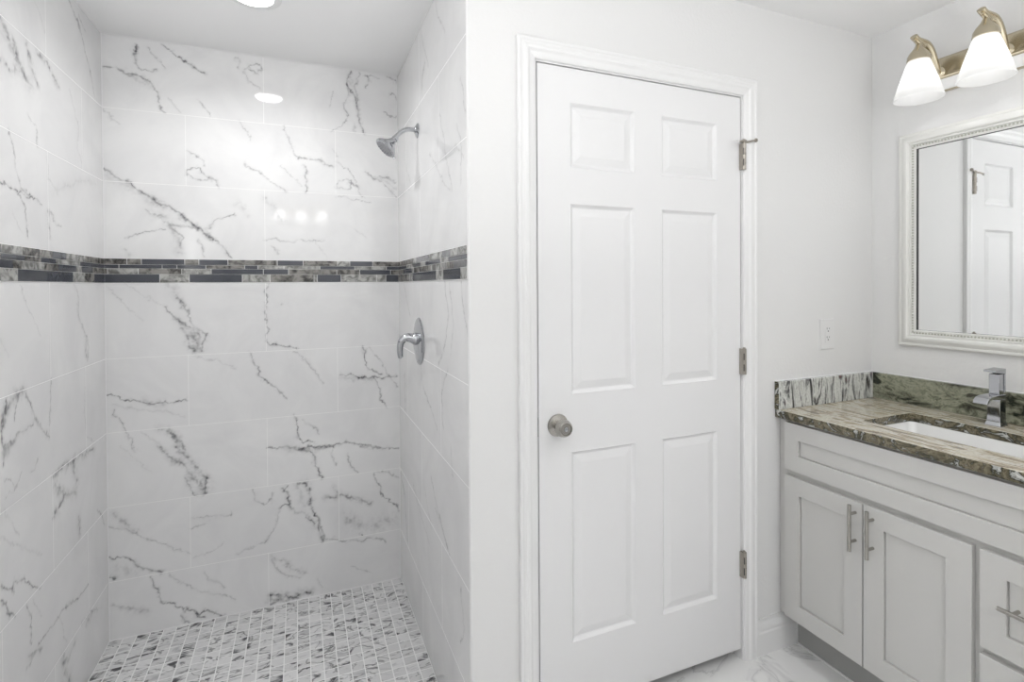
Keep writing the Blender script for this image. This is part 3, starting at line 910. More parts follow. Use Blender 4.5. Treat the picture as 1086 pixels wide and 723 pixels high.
def tiled_wall(name, to3, u0, u1, rows, veins, seed, res, depth_dir):
    """rows = [(v0, v1, [joints])]; tiles are real raised patches over a recessed grout bed"""
    G = 0.0011
    V, F, A, Mi = [], [], [], []
    base = 0
    for v0, v1, joints in rows:
        us = [u0] + [j for j in joints if u0 < j < u1] + [u1]
        for a, b in zip(us[:-1], us[1:]):
            a0 = a + (G if a > u0 else 0)
            b0 = b - (G if b < u1 else 0)
            c0, d0 = v0 + G, v1 - G
            nu = max(2, int((b0 - a0) / res))
            nv = max(2, int((d0 - c0) / res))
            gu = np.concatenate([[a0], np.linspace(a0, b0, nu + 1), [b0]])
            gv = np.concatenate([[c0], np.linspace(c0, d0, nv + 1), [d0]])
            U, W = np.meshgrid(gu, gv, indexing='ij')
            D = np.zeros_like(U)
            D[0, :] = D[-1, :] = 0.002
            D[:, 0] = D[:, -1] = 0.002
            U, W, D = U.ravel(), W.ravel(), D.ravel()
            V.append(np.stack(to3(U, W, D), 1))
            A.append(vein_field(U, W, veins, seed))
            n, m = len(gu), len(gv)
            idx = np.arange(n * m).reshape(n, m) + base
            q = np.stack([idx[:-1, :-1], idx[1:, :-1], idx[1:, 1:], idx[:-1, 1:]], -1).reshape(-1, 4)
            if depth_dir < 0:
                q = q[:, ::-1]
            F.append(q)
            Mi.append(np.zeros(len(q), int))
            base += n * m
    lo, hi = rows[0][0], rows[-1][1]
    U = np.array([u0, u1, u1, u0, u0, u1, u1, u0])
    W = np.array([lo, lo, hi, hi, lo, lo, hi, hi])
    D = np.array([0.00012] * 4 + [0.008] * 4)
    V.append(np.stack(to3(U, W, D), 1))
    A.append(np.zeros(8))
    q = np.array([[0, 1, 2, 3], [7, 6, 5, 4], [0, 4, 5, 1], [1, 5, 6, 2], [2, 6, 7, 3], [3, 7, 4, 0]]) + base
    if depth_dir < 0:
        q = q[:, ::-1]
    F.append(q)
    Mi.append(np.ones(len(q), int))
    V = np.concatenate(V)
    F = np.concatenate(F)
    A = np.concatenate(A)
    Mi = np.concatenate(Mi)
    me = bpy.data.meshes.new(name)
    me.vertices.add(len(V))
    me.vertices.foreach_set('co', V.astype(np.float32).ravel())
    me.loops.add(F.size)
    me.loops.foreach_set('vertex_index', F.astype(np.int32).ravel())
    me.polygons.add(len(F))
    me.polygons.foreach_set('loop_start', (np.arange(len(F)) * 4).astype(np.int32))
    me.polygons.foreach_set('loop_total', np.full(len(F), 4, np.int32))
    me.polygons.foreach_set('material_index', Mi.astype(np.int32))
    me.update(calc_edges=True)
    me.shade_flat()
    at = me.attributes.new('vein', 'FLOAT', 'POINT')
    at.data.foreach_set('value', A.astype(np.float32))
    me.materials.append(M_TILE)
    me.materials.append(M_GROUT)
    o = bpy.data.objects.new(name, me)
    COL.objects.link(o)
    return setp(o, kind='structure')


BT, BB = 1.5093, 1.4092      # accent band
Z_LOW = [ZF, 0.188, 0.492, 0.798, 1.100, BB]
Z_HIGH = [BT, 1.822, 2.120, ZC]
JB_A, JB_B = [-0.139], [-0.44, 0.163]
JS_A, JS_B = [2.10], [1.785, 2.39]


def rows_for(a, b):
    lows = list(zip(Z_LOW[:-1], Z_LOW[1:]))
    highs = list(zip(Z_HIGH[:-1], Z_HIGH[1:]))
    r = []
    for i, (p, q) in enumerate(lows):
        r.append((p, q, a if i % 2 == 0 else b))
    r.append((BB, BT, []))
    for i, (p, q) in enumerate(highs):
        r.append((p, q, a if i % 2 == 0 else b))
    return r


to_back = lambda u, v, d: (u, Y2 + d, v)
to_left = lambda u, v, d: (XL - d + 0 * u, u, v)
to_right = lambda u, v, d: (XS + d + 0 * u, u, v)
YT = 1.462      # the tile stops just inside the opening
wall_back = tiled_wall('wall_back', to_back, XL, XS, rows_for(JB_A, JB_B), VEINS_B, 11, 0.0031, 1)
wall_left = tiled_wall('wall_left', to_left, YT, Y2, rows_for(JS_A, JS_B), VEINS_L, 21, 0.0031, 1)
wall_part = tiled_wall('wall_partition', to_right, YT, Y2, rows_for(JS_A, JS_B), VEINS_R, 31, 0.0034, -1)

ROWZ = [(1.4852, 1.5082), (1.4690, 1.4838), (1.4455, 1.4676), (1.4105, 1.4441)]


def band(parent, to3, data, u_lo, u_hi, seed):
    """accent band of glass and stone strips, four courses"""
    rng = random.Random(seed)
    bm = BM()
    key = {'d': 0, 'm': 1, 'l': 2, 'g': 3}
    for (z0, z1), row in zip(ROWZ, data):
        row = sorted([(u, k) for u, k in row]) if row[0][0] < row[-1][0] else [(row[i + 1][0], row[i][1]) for i in range(len(row) - 2, -1, -1)] + [(row[0][0], '')]
        segs = [(row[i][0], row[i + 1][0], row[i][1]) for i in range(len(row) - 1)]
        cur = segs[0][0]
        while cur > u_lo + 0.02:                       # carry the course on towards the opening
            w = rng.choice([0.05, 0.1, 0.15])
            segs.insert(0, (cur - w, cur, rng.choice('dmlgd')))
            cur -= w
        for a, b, k in segs:
            a = max(a, u_lo)
            b = min(b, u_hi)
            if b >= u_hi - 0.05 and (a, b, k) and b == segs[-1][1]:
                b = u_hi
            a += 0.0011
            b -= 0.0011
            if b - a < 0.004:
                continue
            p0 = [to3(u, z, -0.002) for u, z in ((a, z0), (b, z0), (b, z1), (a, z1))]
            p1 = [to3(u, z, 0.0012) for u, z in ((a, z0), (b, z0), (b, z1), (a, z1))]
            f0 = [bm.verts.new(p) for p in p0]
            f1 = [bm.verts.new(p) for p in p1]
            fs = [bm.faces.new(f0), bm.faces.new(f1[::-1])]
            for i in range(4):
                fs.append(bm.faces.new((f0[i], f1[i], f1[(i + 1) % 4], f0[(i + 1) % 4])))
            for f in fs:
                f.material_index = key[k]
    bmesh.ops.recalc_face_normals(bm, faces=bm.faces[:])
    obj('accent_band', bm, [M_SD, M_SM, M_SL, M_SG], parent, bevel=0.0005, seg=1)


def grout_bed(parent, to3, u0, u1):
    bm = BM()
    a = to3(u0, BB, -0.0004)
    b = to3(u1, BT, 0.001)
    box(bm, min(a[0], b[0]), max(a[0], b[0]), min(a[1], b[1]), max(a[1], b[1]), BB, BT)
    obj('band_grout', bm, M_GROUT, parent)


for par, fn, dat, lo, hi, sd in ((wall_back, to_back, BAND_B, XL, XS, 1), (wall_left, to_left, BAND_L, YT, Y2 - 0.001, 2), (wall_part, to_right, BAND_R, YT, Y2 - 0.001, 3)):
    band(par, fn, dat, lo + 0.0005, hi, sd)
    grout_bed(par, fn, lo + 0.0005, hi)

# ------------------------------------------------------------------ structure


def struct(name, bm, mat, **k):
    return setp(obj(name, bm, mat, origin=(0, 0, 0), **k), kind='structure')


bm = BM()
box(bm, XL - 0.10, XS + 0.12, Y2 + 0.008, Y2 + 0.10, -0.1, ZC)
struct('wall_shower_core', bm, M_WALL)
bm = BM()
box(bm, XL - 0.12, XL, YB - 0.1, YT - 0.001, -0.1, ZC)
box(bm, XL - 0.12, XL - 0.008, YT - 0.001, Y2 + 0.008, -0.1, ZC)
struct('wall_left_painted', bm, M_WALL)
# door wall with its opening, and the end of the partition
OX0, OX1, OZ = 0.6715, 1.4970, 2.0735
bm = BM()
box(bm, XS + 0.004, OX0 - 0.02, YD, YD + 0.115, -0.1, ZC)
box(bm, OX1 + 0.02, XR + 0.1, YD, YD + 0.115, -0.1, ZC)
box(bm, OX0 - 0.02, OX1 + 0.02, YD, YD + 0.115, OZ + 0.02, ZC)
box(bm, XS + 0.008, XS + 0.12, YD + 0.115, Y2 + 0.008, -0.1, ZC)
struct('wall_door_side', bm, M_WALL)
# rounded white edge trim where the tile meets the painted wall
bm = BM()
cyl(bm, (XS + 0.0045, YD + 0.0045, 0), (XS + 0.0045, YD + 0.0045, ZC), 0.0052, 20)
struct('trim_1', bm, M_PLASTIC, smooth=True)
bm = BM()
box(bm, XR, XR + 0.1, YB - 0.1, YD, -0.1, ZC)
struct('wall_right', bm, M_WALL)
bm = BM()
box(bm, XL - 0.1, XR + 0.1, YB - 0.1, YB, -0.1, ZC)
struct('wall_rear', bm, M_WALL)
# closet beyond the door
bm = BM()
box(bm, XS + 0.12, XR + 0.1, 2.3, 2.4, -0.1, ZC)
struct('wall_closet', bm, M_WALL)
bm = BM()
box(bm, XL - 0.12, XR + 0.1, YB - 0.1, Y2 + 0.1, ZC, ZC + 0.08)
struct('ceiling', bm, M_CEIL)
bm = BM()
box(bm, XL, XR + 0.1, YB, YD, -0.06, 0)
box(bm, XS + 0.008, XR + 0.1, YD, 2.3, -0.06, 0)
struct('floor', bm, M_FLOOR)
bm = BM()
box(bm, XL, XS + 0.008, YD, YD + 0.11, -0.06, 0.09)
struct('trim_2', bm, M_FLOOR, bevel=0.004)
# white caulk lines of the shower corners
bm = BM()
cyl(bm, (XL + 0.0005, Y2 - 0.0005, ZF), (XL + 0.0005, Y2 - 0.0005, ZC), 0.0022, 8)
cyl(bm, (XS - 0.0005, Y2 - 0.0005, ZF), (XS - 0.0005, Y2 - 0.0005, ZC), 0.0022, 8)
cyl(bm, (XL, Y2 - 0.001, ZC - 0.001), (XS, Y2 - 0.001, ZC - 0.001), 0.003, 8)
cyl(bm, (XL + 0.001, Y2, ZC - 0.001), (XL + 0.001, YT, ZC - 0.001), 0.003, 8)
cyl(bm, (XS - 0.001, Y2, ZC - 0.001), (XS - 0.001, YT, ZC - 0.001), 0.0025, 8)
cyl(bm, (XL, Y2 - 0.001, ZF), (XS, Y2 - 0.001, ZF), 0.003, 8)
struct('trim_3', bm, M_PLASTIC)

# shower floor: little marble squares in white grout
PT = 0.0472
bm = BM()
y0f = Y2 - 22 * PT
box(bm, XL, XS, YD + 0.11, Y2, ZF - 0.05, ZF - 0.0005, 1)
for i in range(25):
    for j in range(22):
        a, b = XL + i * PT + 0.0017, XL + (i + 1) * PT - 0.0017
        c, d = y0f + j * PT + 0.0019, y0f + (j + 1) * PT - 0.0019
        if c < YD + 0.112:
            continue
        e = 0.0004
        t = [bm.verts.new(p) for p in ((a + e, c + e, ZF), (b - e, c + e, ZF), (b - e, d - e, ZF), (a + e, d - e, ZF))]
        l = [bm.verts.new(p) for p in ((a, c, ZF - 0.0014), (b, c, ZF - 0.0014), (b, d, ZF - 0.0014), (a, d, ZF - 0.0014))]
        bm.faces.new(t)
        for k in range(4):
            bm.faces.new((l[k], l[(k + 1) % 4], t[(k + 1) % 4], t[k]))
setp(obj('floor_shower', bm, [M_MOSAIC, M_GROUT], origin=(XL, y0f, ZF)), kind='structure')

# ------------------------------------------------------------------ door, jamb and casing
CW = 0.060
CPROF = [(0, 0), (0, .0145), (.003, .017), (.009, .017), (.0125, .0148), (.021, .0148), (.025, .0168), (.033, .0165), (.041, .012), (.053, .0095), (.058, .0075), (.060, .004), (.060, 0)]
bm = BM()
sweep_frame(bm, [(1.5605, 0), (1.5605, 2.138), (0.6055, 2.138), (0.6055, 0)], lambda a, b, h: (a, YD - h, b), CPROF, closed=False)
struct('trim_4', bm, M_TRIM)
bm = BM()
box(bm, OX0 - 0.0195, OX0, YD + 0.0005, YD + 0.115, 0, OZ)
box(bm, OX1, OX1 + 0.0195, YD + 0.0005, YD + 0.115, 0, OZ)
box(bm, OX0 - 0.0195, OX1 + 0.0195, YD + 0.0005, YD + 0.115, OZ, OZ + 0.0195)
box(bm, OX0, OX0 + 0.012, YD + 0.042, YD + 0.075, 0, OZ)
box(bm, OX1 - 0.012, OX1, YD + 0.042, YD + 0.075, 0, OZ)
box(bm, OX0, OX1, YD + 0.042, YD + 0.075, OZ - 0.012, OZ)
struct('trim_5', bm, M_TRIM)

LX0, LX1, LZ0, LZ1 = 0.6755, 1.4935, 0.0425, 2.0700
YL = YD + 0.002
bm = BM()
panel_face(bm, [LX0, 0.787, 1.032, 1.1385, 1.3835, LX1], [LZ0, 0.2545, 0.8640, 1.0445, 1.6465, 1.7585, 1.9645, LZ1],
           {(1, 1), (3, 1), (1, 3), (3, 3), (1, 5), (3, 5)}, lambda a, b, h: (a, YL + h, b), 0.035,
           [(0.0015, -0.001), (0.005, 0.0015), (0.010, 0.007), (0.014, 0.0085), (0.038, 0.0025), (0.0405, 0.0022)])
door = setp(obj('door_1', bm, M_DOOR, origin=(LX1, YL, LZ0)), kind='structure')

kx, kz = 0.7395, 0.9535
bm = BM()
lathe(bm, (kx, YL, kz), (0, -1, 0), [(0, 0), (0, .0345), (.003, .0355), (.007, .0335), (.0095, .024), (.012, .0165), (.020, .0155), (.025, .019), (.033, .0255), (.041, .0275), (.050, .0255), (.057, .0225), (.060, .0205), (.0605, .018), (.0575, .0165), (.0575, 0)], 48)
knob = obj('door_knob', bm, M_NICKEL, door, smooth=True)
bm = BM()
lathe(bm, (kx, YL - 0.0575, kz), (0, -1, 0), [(0, 0), (0, .0075), (.002, .007), (.0025, .005), (.0015, .003), (.0015, 0)], 24)
obj('privacy_button', bm, M_CHROME, knob, smooth=True)
bm = BM()
box(bm, LX0 - 0.0018, LX0 + 0.0005, YL + 0.003, YL + 0.030, kz - 0.03, kz + 0.028)
obj('latch_plate', bm, M_DARK, door)

hx, hy = 1.4965, YD - 0.0125
for hz in (1.853, 1.107, 0.360):
    bm = BM()
    L = 0.095
    for k in range(5):
        a = hz - L / 2 + k * L / 5
        cyl(bm, (hx, hy, a + 0.0006), (hx, hy, a + L / 5 - 0.0006), 0.0078, 20)
    cyl(bm, (hx, hy, hz - L / 2), (hx, hy, hz + L / 2 + 0.004), 0.0045, 12)
    # leaves folded into the gap
    box(bm, hx - 0.0012, hx + 0.0003, hy + 0.006, YD + 0.03, hz - L / 2 + 0.002, hz + L / 2 - 0.002)
    box(bm, hx - 0.0092, hx - 0.0060, hy - 0.002, hy + 0.0136, hz - L / 2 + 0.001, hz + L / 2 - 0.001)
    for zz in (hz - 0.022, hz + 0.018):
        cyl(bm, (hx - 0.0060, hy - 0.0054, zz - 0.012), (hx - 0.0060, hy - 0.0054, zz + 0.012), 0.0016, 8, 1)
    hinge = obj('hinge', bm, [M_HINGE, M_DARK], door, smooth=True)
    if hz > 1.5:
        zt = hz + L / 2 + 0.004
        bm = BM()
        lathe(bm, (hx, hy, zt), (0, 0, 1), [(0, 0), (0, .0085), (.003, .0105), (.008, .0095), (.012, .004), (.012, 0)], 24)
        tube(bm, [(hx, hy, zt + 0.003), (hx + 0.014, hy - 0.004, zt + 0.002), (hx + 0.030, hy - 0.010, zt + 0.006), (hx + 0.045, hy - 0.012, zt + 0.009)], [.0045, .004, .0035, .0035], 12)
        lathe(bm, (hx + 0.044, hy - 0.012, zt + 0.009), (0.9, 0, 0.15), [(0, 0), (0, .004), (.001, .007), (.005, .007), (.006, 0)], 16)
        tube(bm, [(hx, hy, zt + 0.003), (hx - 0.020, hy - 0.010, zt + 0.001), (hx - 0.042, hy - 0.016, zt - 0.005)], [.0050, .0040, .0034], 12)
        stop = obj('door_stop', bm, M_HINGE, hinge, smooth=True)
        bm = BM()
        lathe(bm, (hx - 0.040, hy - 0.015, zt - 0.004), (-0.8, 0.1, -0.2), [(0, 0), (0, .005), (.002, .0062), (.008, .0058), (.010, 0)], 16)
        o = obj('rubber_tip', bm, M_RUBBER, door, smooth=True)

# baseboard between the casing and the vanity
BPROF = [(0, 0), (0, 0.014), (0.082, 0.014), (0.088, 0.0115), (0.098, 0.0115), (0.108, 0.009), (0.120, 0.0045), (0.132, 0.0035), (0.132, 0)]
bm = BM()
A_ = [bm.verts.new((1.5606, YD - h, z)) for z, h in BPROF]
B_ = [bm.verts.new((XR - 0.01, YD - h, z)) for z, h in BPROF]
for i in range(len(A_) - 1):
    bm.faces.new((A_[i], B_[i], B_[i + 1], A_[i + 1]))
bm.faces.new(A_)
bm.faces.new(B_[::-1])
bmesh.ops.recalc_face_normals(bm, faces=bm.faces[:])
struct('baseboard_door_side', bm, M_TRIM)

# ------------------------------------------------------------------ vanity cabinet
CY0, CY1 = 0.540, YD - 0.016
FX = 1.690
cab = setp(empty('vanity_cabinet', (1.95, 1.0, 0)), 'grey shaker vanity cabinet with two doors under the granite counter', 'cabinet')
bm = BM()
box(bm, FX, XR - 0.001, CY1 - 0.018, CY1, 0.14, 0.884)
box(bm, FX, XR - 0.001, CY0, CY0 + 0.018, 0.14, 0.884)
box(bm, FX, XR - 0.001, CY0 + 0.018, CY1 - 0.018, 0.14, 0.156)
box(bm, XR - 0.012, XR - 0.001, CY0 + 0.018, CY1 - 0.018, 0.156, 0.884)
for a, b, c, d in ((CY1 - 0.045, CY1 - 0.0185, 0.157, 0.884), (0.795, 0.845, 0.157, 0.6598), (CY0 + 0.0185, CY0 + 0.04, 0.157, 0.884), (CY0 + 0.0402, CY1 - 0.0452, 0.855, 0.884), (CY0 + 0.0402, CY1 - 0.0452, 0.66, 0.72), (CY0 + 0.0402, 0.7948, 0.39, 0.43)):
    box(bm, FX, FX + 0.018, a, b, c, d)
# scribe strip to the wall
box(bm, FX, FX + 0.018, CY1, YD - 0.001, 0.14, 0.884)
obj('carcass', bm, M_CAB, cab)
bm = BM()
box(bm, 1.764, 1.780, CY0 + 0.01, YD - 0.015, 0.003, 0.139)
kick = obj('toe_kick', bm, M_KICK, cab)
bm = BM()
box(bm, 1.7605, 1.7639, CY0 + 0.01, YD - 0.015, 0.0, 0.007)
box(bm, 1.7605, 1.7639, YD - 0.018, YD - 0.0145, 0.0, 0.135)
obj('caulk_line', bm, M_PLASTIC, kick)
FT = 1.6715


def shaker(name, y0, y1, z0, z1, rail, parent):
    bm = BM()
    panel_face(bm, [y0, y0 + rail, y1 - rail, y1], [z0, z0 + rail, z1 - rail, z1], {(1, 1)}, lambda a, b, h: (FT + h, a, b), FX - FT - 0.0005,
               [(0.0002, 0.0120), (0.0026, 0.0120), (0.0028, 0.0080)])
    return obj(name, bm, M_CAB, parent, bevel=0.0006, seg=1)


def bar_handle(p0, p1, parent):
    """bar pull from p0 to p1 standing off the front in -x"""
    bm = BM()
    p0, p1 = Vector(p0), Vector(p1)
    cyl(bm, p0, p1, 0.0058, 20)
    for t in (0.2, 0.8):
        q = p0.lerp(p1, t)
        cyl(bm, q, (FT, q.y, q.z), 0.0048, 14)
    return obj('bar_handle', bm, M_NICKEL, parent, smooth=True)


shaker('false_drawer_front', 0.556, 1.420, 0.6995, 0.8745, 0.0585, cab)
d1 = shaker('cabinet_door', 1.1255, 1.420, 0.147, 0.6765, 0.0625, cab)
d2 = shaker('cabinet_door', 0.8265, 1.1215, 0.147, 0.6785, 0.0625, cab)
w1 = shaker('drawer', 0.556, 0.8085, 0.4185, 0.6795, 0.0575, cab)
w2 = shaker('drawer', 0.556, 0.8085, 0.147, 0.4000, 0.0575, cab)
HX = FT - 0.030
bar_handle((HX, 1.1475, 0.519), (HX, 1.1475, 0.671), d1)
bar_handle((HX, 1.0905, 0.519), (HX, 1.0905, 0.671), d2)
bar_handle((HX, 0.606, 0.556), (HX, 0.756, 0.556), w1)
bar_handle((HX, 0.606, 0.28), (HX, 0.756, 0.28), w2)

# ------------------------------------------------------------------ granite counter with its cut-out
CT0, CT1 = 0.8845, 0.9155
CX0, CX1 = 1.6620, XR - 0.001
KX0, KX1, KY0, KY1 = 1.797, 2.062, 0.765, 1.208


def rrect(x0, x1, y0, y1, r, n=6):
    out = []
    for cx, cy, a0 in ((x1 - r, y1 - r, 0), (x0 + r, y1 - r, 90), (x0 + r, y0 + r, 180), (x1 - r, y0 + r, 270)):
        for k in range(n + 1):
            a = math.radians(a0 + 90 * k / n)
            out.append((cx + r * math.cos(a), cy + r * math.sin(a)))
    return out


bm = BM()
n = 6
inner = rrect(KX0, KX1, KY0, KY1, 0.012, n)
cor = [(CX1, YD - 0.0015), (CX0, YD - 0.0015), (CX0, 0.530), (CX1, 0.530)]
it = [bm.verts.new((x, y, CT1)) for x, y in inner]
ib = [bm.verts.new((x, y, CT0)) for x, y in inner]
ct = [bm.verts.new((x, y, CT1)) for x, y in cor]
cb = [bm.verts.new((x, y, CT0)) for x, y in cor]
for q in range(4):
    s = q * (n + 1)
    for k in range(n):
        bm.faces.new((it[s + k], it[s + k + 1], ct[q]))
        bm.faces.new((ib[s + k + 1], ib[s + k], cb[q]))
    e = (s + n + 1) % len(it)
    bm.faces.new((it[s + n], it[e], ct[(q + 1) % 4], ct[q]))
    bm.faces.new((ib[e], ib[s + n], cb[q], cb[(q + 1) % 4]))
    bm.faces.new((ct[q], ct[(q + 1) % 4], cb[(q + 1) % 4], cb[q])).material_index = 1
for k in range(len(it)):
    bm.faces.new((it[k], it[(k + 1) % len(it)], ib[(k + 1) % len(it)], ib[k])).material_index = 1
bmesh.ops.recalc_face_normals(bm, faces=bm.faces[:])
counter = setp(obj('countertop', bm, [M_GTOP, M_GEDGE], origin=(1.95, 1.0, CT0), bevel=0.0025, seg=2),
               'polished cream, brown and green granite countertop on the grey cabinet', 'countertop')
bm = BM()
box(bm, XR - 0.0225, XR - 0.001, 0.530, YD - 0.0015, CT1 + 0.0002, 1.0205)
setp(obj('backsplash', bm, M_GBACK, bevel=0.0015), 'dark olive green granite backsplash along the wall under the mirror', 'backsplash')
bm = BM()
box(bm, 1.6600, XR - 0.0232, YD - 0.0215, YD - 0.0015, CT1 + 0.0002, 1.0205)
for f in bm.faces:
    if abs(f.calc_center_median().x - 1.66) < 1e-4:
        f.material_index = 1
setp(obj('side_splash', bm, [M_GSIDE, M_GEDGE], bevel=0.0015), 'short white and grey streaked granite side splash under the outlet', 'side splash')
bm = BM()
cyl(bm, (1.661, YD - 0.0012, 1.0205), (XR - 0.001, YD - 0.0012, 1.0205), 0.0022, 8)
cyl(bm, (XR - 0.0012, 0.53, 1.0205), (XR - 0.0012, YD, 1.0205), 0.0022, 8)
struct('trim_6', bm, M_PLASTIC)

# undermount basin
bm = BM()
loops = []
for grow, z, r in ((0.020, CT0 - 0.012, 0.03), (0.020, CT0 - 0.0005, 0.03), (0.002, CT0 - 0.0005, 0.022), (-0.001, CT0 - 0.006, 0.022), (-0.006, 0.800, 0.03), (-0.014, 0.772, 0.04), (-0.035, 0.757, 0.05), (-0.080, 0.752, 0.04)):
    loops.append([bm.verts.new((x, y, z)) for x, y in rrect(KX0 - grow, KX1 + grow, KY0 - grow, KY1 + grow, r, 6)])
for A, B in zip(loops[:-1], loops[1:]):
    for k in range(len(A)):
        bm.faces.new((A[k], A[(k + 1) % len(A)], B[(k + 1) % len(A)], B[k]))
bm.faces.new(loops[-1])
bmesh.ops.recalc_face_normals(bm, faces=bm.faces[:])
sink = setp(obj('sink', bm, M_PORC, origin=((KX0 + KX1) / 2, (KY0 + KY1) / 2, 0.752), smooth=True),
            'white rectangular undermount sink set in the granite counter', 'sink')
sm = sink.modifiers.new('thick', 'SOLIDIFY')
sm.thickness = 0.006
sm.offset = -1
bm = BM()
lathe(bm, (1.93, 0.987, 0.7522), (0, 0, 1), [(0, 0), (0, .022), (.0015, .022), (.002, .017), (.0008, .015), (.0008, 0)], 28)
obj('drain', bm, M_CHROME, sink, smooth=True)

# ------------------------------------------------------------------ waterfall faucet
fx, fy, fz = 2.132, 0.987, CT1
fau = setp(empty('faucet', (fx, fy, fz)), 'chrome single-lever waterfall faucet standing on the granite counter behind the sink', 'faucet')


def rloft(bm, secs):
    """secs: (z, x0, x1, y half width)"""
    L = [[bm.verts.new(p) for p in ((x0, fy - h, z), (x1, fy - h, z), (x1, fy + h, z), (x0, fy + h, z))] for z, x0, x1, h in secs]
    for A, B in zip(L[:-1], L[1:]):
        for k in range(4):
            bm.faces.new((A[k], A[(k + 1) % 4], B[(k + 1) % 4], B[k]))
    bm.faces.new(L[0][::-1])
    bm.faces.new(L[-1])


bm = BM()
rloft(bm, [(fz, fx - .0225, fx + .023, .0225), (fz + .004, fx - .0220, fx + .0225, .022), (fz + .014, fx - .0180, fx + .0200, .0190), (fz + .032, fx - .0165, fx + .019, .0180), (fz + .090, fx - .0165, fx + .019, .0180)])
obj('body', bm, M_CHROME, fau, bevel=0.002, seg=3)
bm = BM()
prof = [(fx + .019, .1040), (fx - .030, .1045), (fx - .060, .1030), (fx - .080, .0985), (fx - .090, .0905), (fx - .093, .080)]
top = [(x, fz + z) for x, z in prof]
low = [(fx + .019, fz + .0902), (fx - .030, fz + .0902), (fx - .058, fz + .0930), (fx - .075, fz + .0900), (fx - .083, fz + .0850), (fx - .0895, fz + .0790)]
hw = [.018, .018, .0185, .0195, .0200, .0202]
R4 = []
for (xt, zt), (xl, zl), w in zip(top, low, hw):
    R4.append([bm.verts.new(p) for p in ((xt, fy - w, zt), (xt, fy + w, zt), (xl, fy + w, zl), (xl, fy - w, zl))])
for A, B in zip(R4[:-1], R4[1:]):
    for k in range(4):
        bm.faces.new((A[k], A[(k + 1) % 4], B[(k + 1) % 4], B[k]))
bm.faces.new(R4[0][::-1])
bm.faces.new(R4[-1])
bmesh.ops.recalc_face_normals(bm, faces=bm.faces[:])
obj('spout', bm, M_CHROME, fau, bevel=0.0012, seg=2)
bm = BM()
box(bm, fx - .0135, fx + .0132, fy - .0145, fy + .0145, fz + .1042, fz + .172)
obj('valve_neck', bm, M_CHROME, fau, bevel=0.0015)
bm = BM()
v = box(bm, fx - .040, fx + .020, fy - .0175, fy + .0175, fz + .1722, fz + .1900)
for q in v:
    if q.co.x < fx:
        q.co.z = fz + (.179 if q.co.z < fz + .18 else .186)
box(bm, fx + .0135, fx + .0195, fy - .0175, fy + .0175, fz + .110, fz + .1722)
obj('lever', bm, M_CHROME, fau, bevel=0.0015)

# ------------------------------------------------------------------ wall mirror
MY0, MY1, MZ0, MZ1 = 0.644, 1.3385, 1.1440, 1.9715
toM = lambda a, b, h: (XR - h, a, b)
mir = setp(empty('wall_mirror', (XR, (MY0 + MY1) / 2, MZ0)), 'rectangular mirror in an off-white beaded frame above the vanity', 'mirror')
bm = BM()
sweep_frame(bm, [(MY0, MZ0), (MY1, MZ0), (MY1, MZ1), (MY0, MZ1)], toM,
            [(0, 0.0005), (0, .015), (.003, .0175), (.008, .0175), (.011, .0155), (.016, .018), (.022, .0245), (.029, .0275), (.035, .026), (.0385, .021), (.041, .0195), (.043, .0215), (.0465, .0215), (.0485, .0155), (.0570, .0145), (.0590, .0165), (.0620, .0150), (.0640, .0135), (.0642, .003)])
for f in bm.faces[-4:]:
    f.material_index = 1
obj('frame', bm, [M_FRAME, M_DARK], mir, smooth=True)
bm = BM()
ins = 0.0528
for (ya, za), (yb, zb) in (((MY0 + ins, MZ0 + ins), (MY1 - ins, MZ0 + ins)), ((MY1 - ins, MZ0 + ins), (MY1 - ins, MZ1 - ins)), ((MY1 - ins, MZ1 - ins), (MY0 + ins, MZ1 - ins)), ((MY0 + ins, MZ1 - ins), (MY0 + ins, MZ0 + ins))):
    L = math.hypot(yb - ya, zb - za)
    k = int(L / 0.0105)
    for i in range(k):
        t = (i + 0.5) / k
        bmesh.ops.create_icosphere(bm, subdivisions=1, radius=0.0037, matrix=Matrix.Translation((XR - .0162, ya + (yb - ya) * t, za + (zb - za) * t)))
obj('bead_moulding', bm, M_BEAD, mir, smooth=True)
bm = BM()
box(bm, XR - 0.006, XR - 0.0015, MY0 + 0.055, MY1 - 0.055, MZ0 + 0.055, MZ1 - 0.055)
obj('mirror_glass', bm, M_MIRROR, mir)

# ------------------------------------------------------------------ outlet
ox0, ox1, oz0, oz1 = 1.9065, 1.9855, 1.1265, 1.2485
ocx = (ox0 + ox1) / 2
ocz = (oz0 + oz1) / 2
outl = setp(empty('outlet', (ocx, YD, ocz)), 'white electrical outlet on the wall between the door and the vanity corner', 'outlet')
bm = BM()
v = box(bm, ox0, ox1, YD - 0.006, YD - 0.0003, oz0, oz1)
for q in v:
    if q.co.y < YD - 0.003:
        q.co.x += 0.002 if q.co.x < ocx else -0.002
        q.co.z += 0.002 if q.co.z < ocz else -0.002
obj('cover_plate', bm, M_PLASTIC, outl, bevel=0.001)
bm = BM()
box(bm, ocx - 0.0165, ocx + 0.0165, YD - 0.0074, YD - 0.0055, ocz - 0.034, ocz + 0.034)
rec = obj('receptacle', bm, M_PLASTIC, outl, bevel=0.0008)
bm = BM()
for s in (0.0175, -0.0165):
    box(bm, ocx - 0.0075, ocx - 0.0058, YD - 0.0078, YD - 0.0070, ocz + s + 0.001, ocz + s + 0.009)
    box(bm, ocx + 0.0055, ocx + 0.0072, YD - 0.0078, YD - 0.0070, ocz + s + 0.002, ocz + s + 0.008)
    cyl(bm, (ocx, YD - 0.0078, ocz + s - 0.0055), (ocx, YD - 0.0070, ocz + s - 0.0055), 0.0026, 14)
obj('socket_slots', bm, M_DARK, rec)

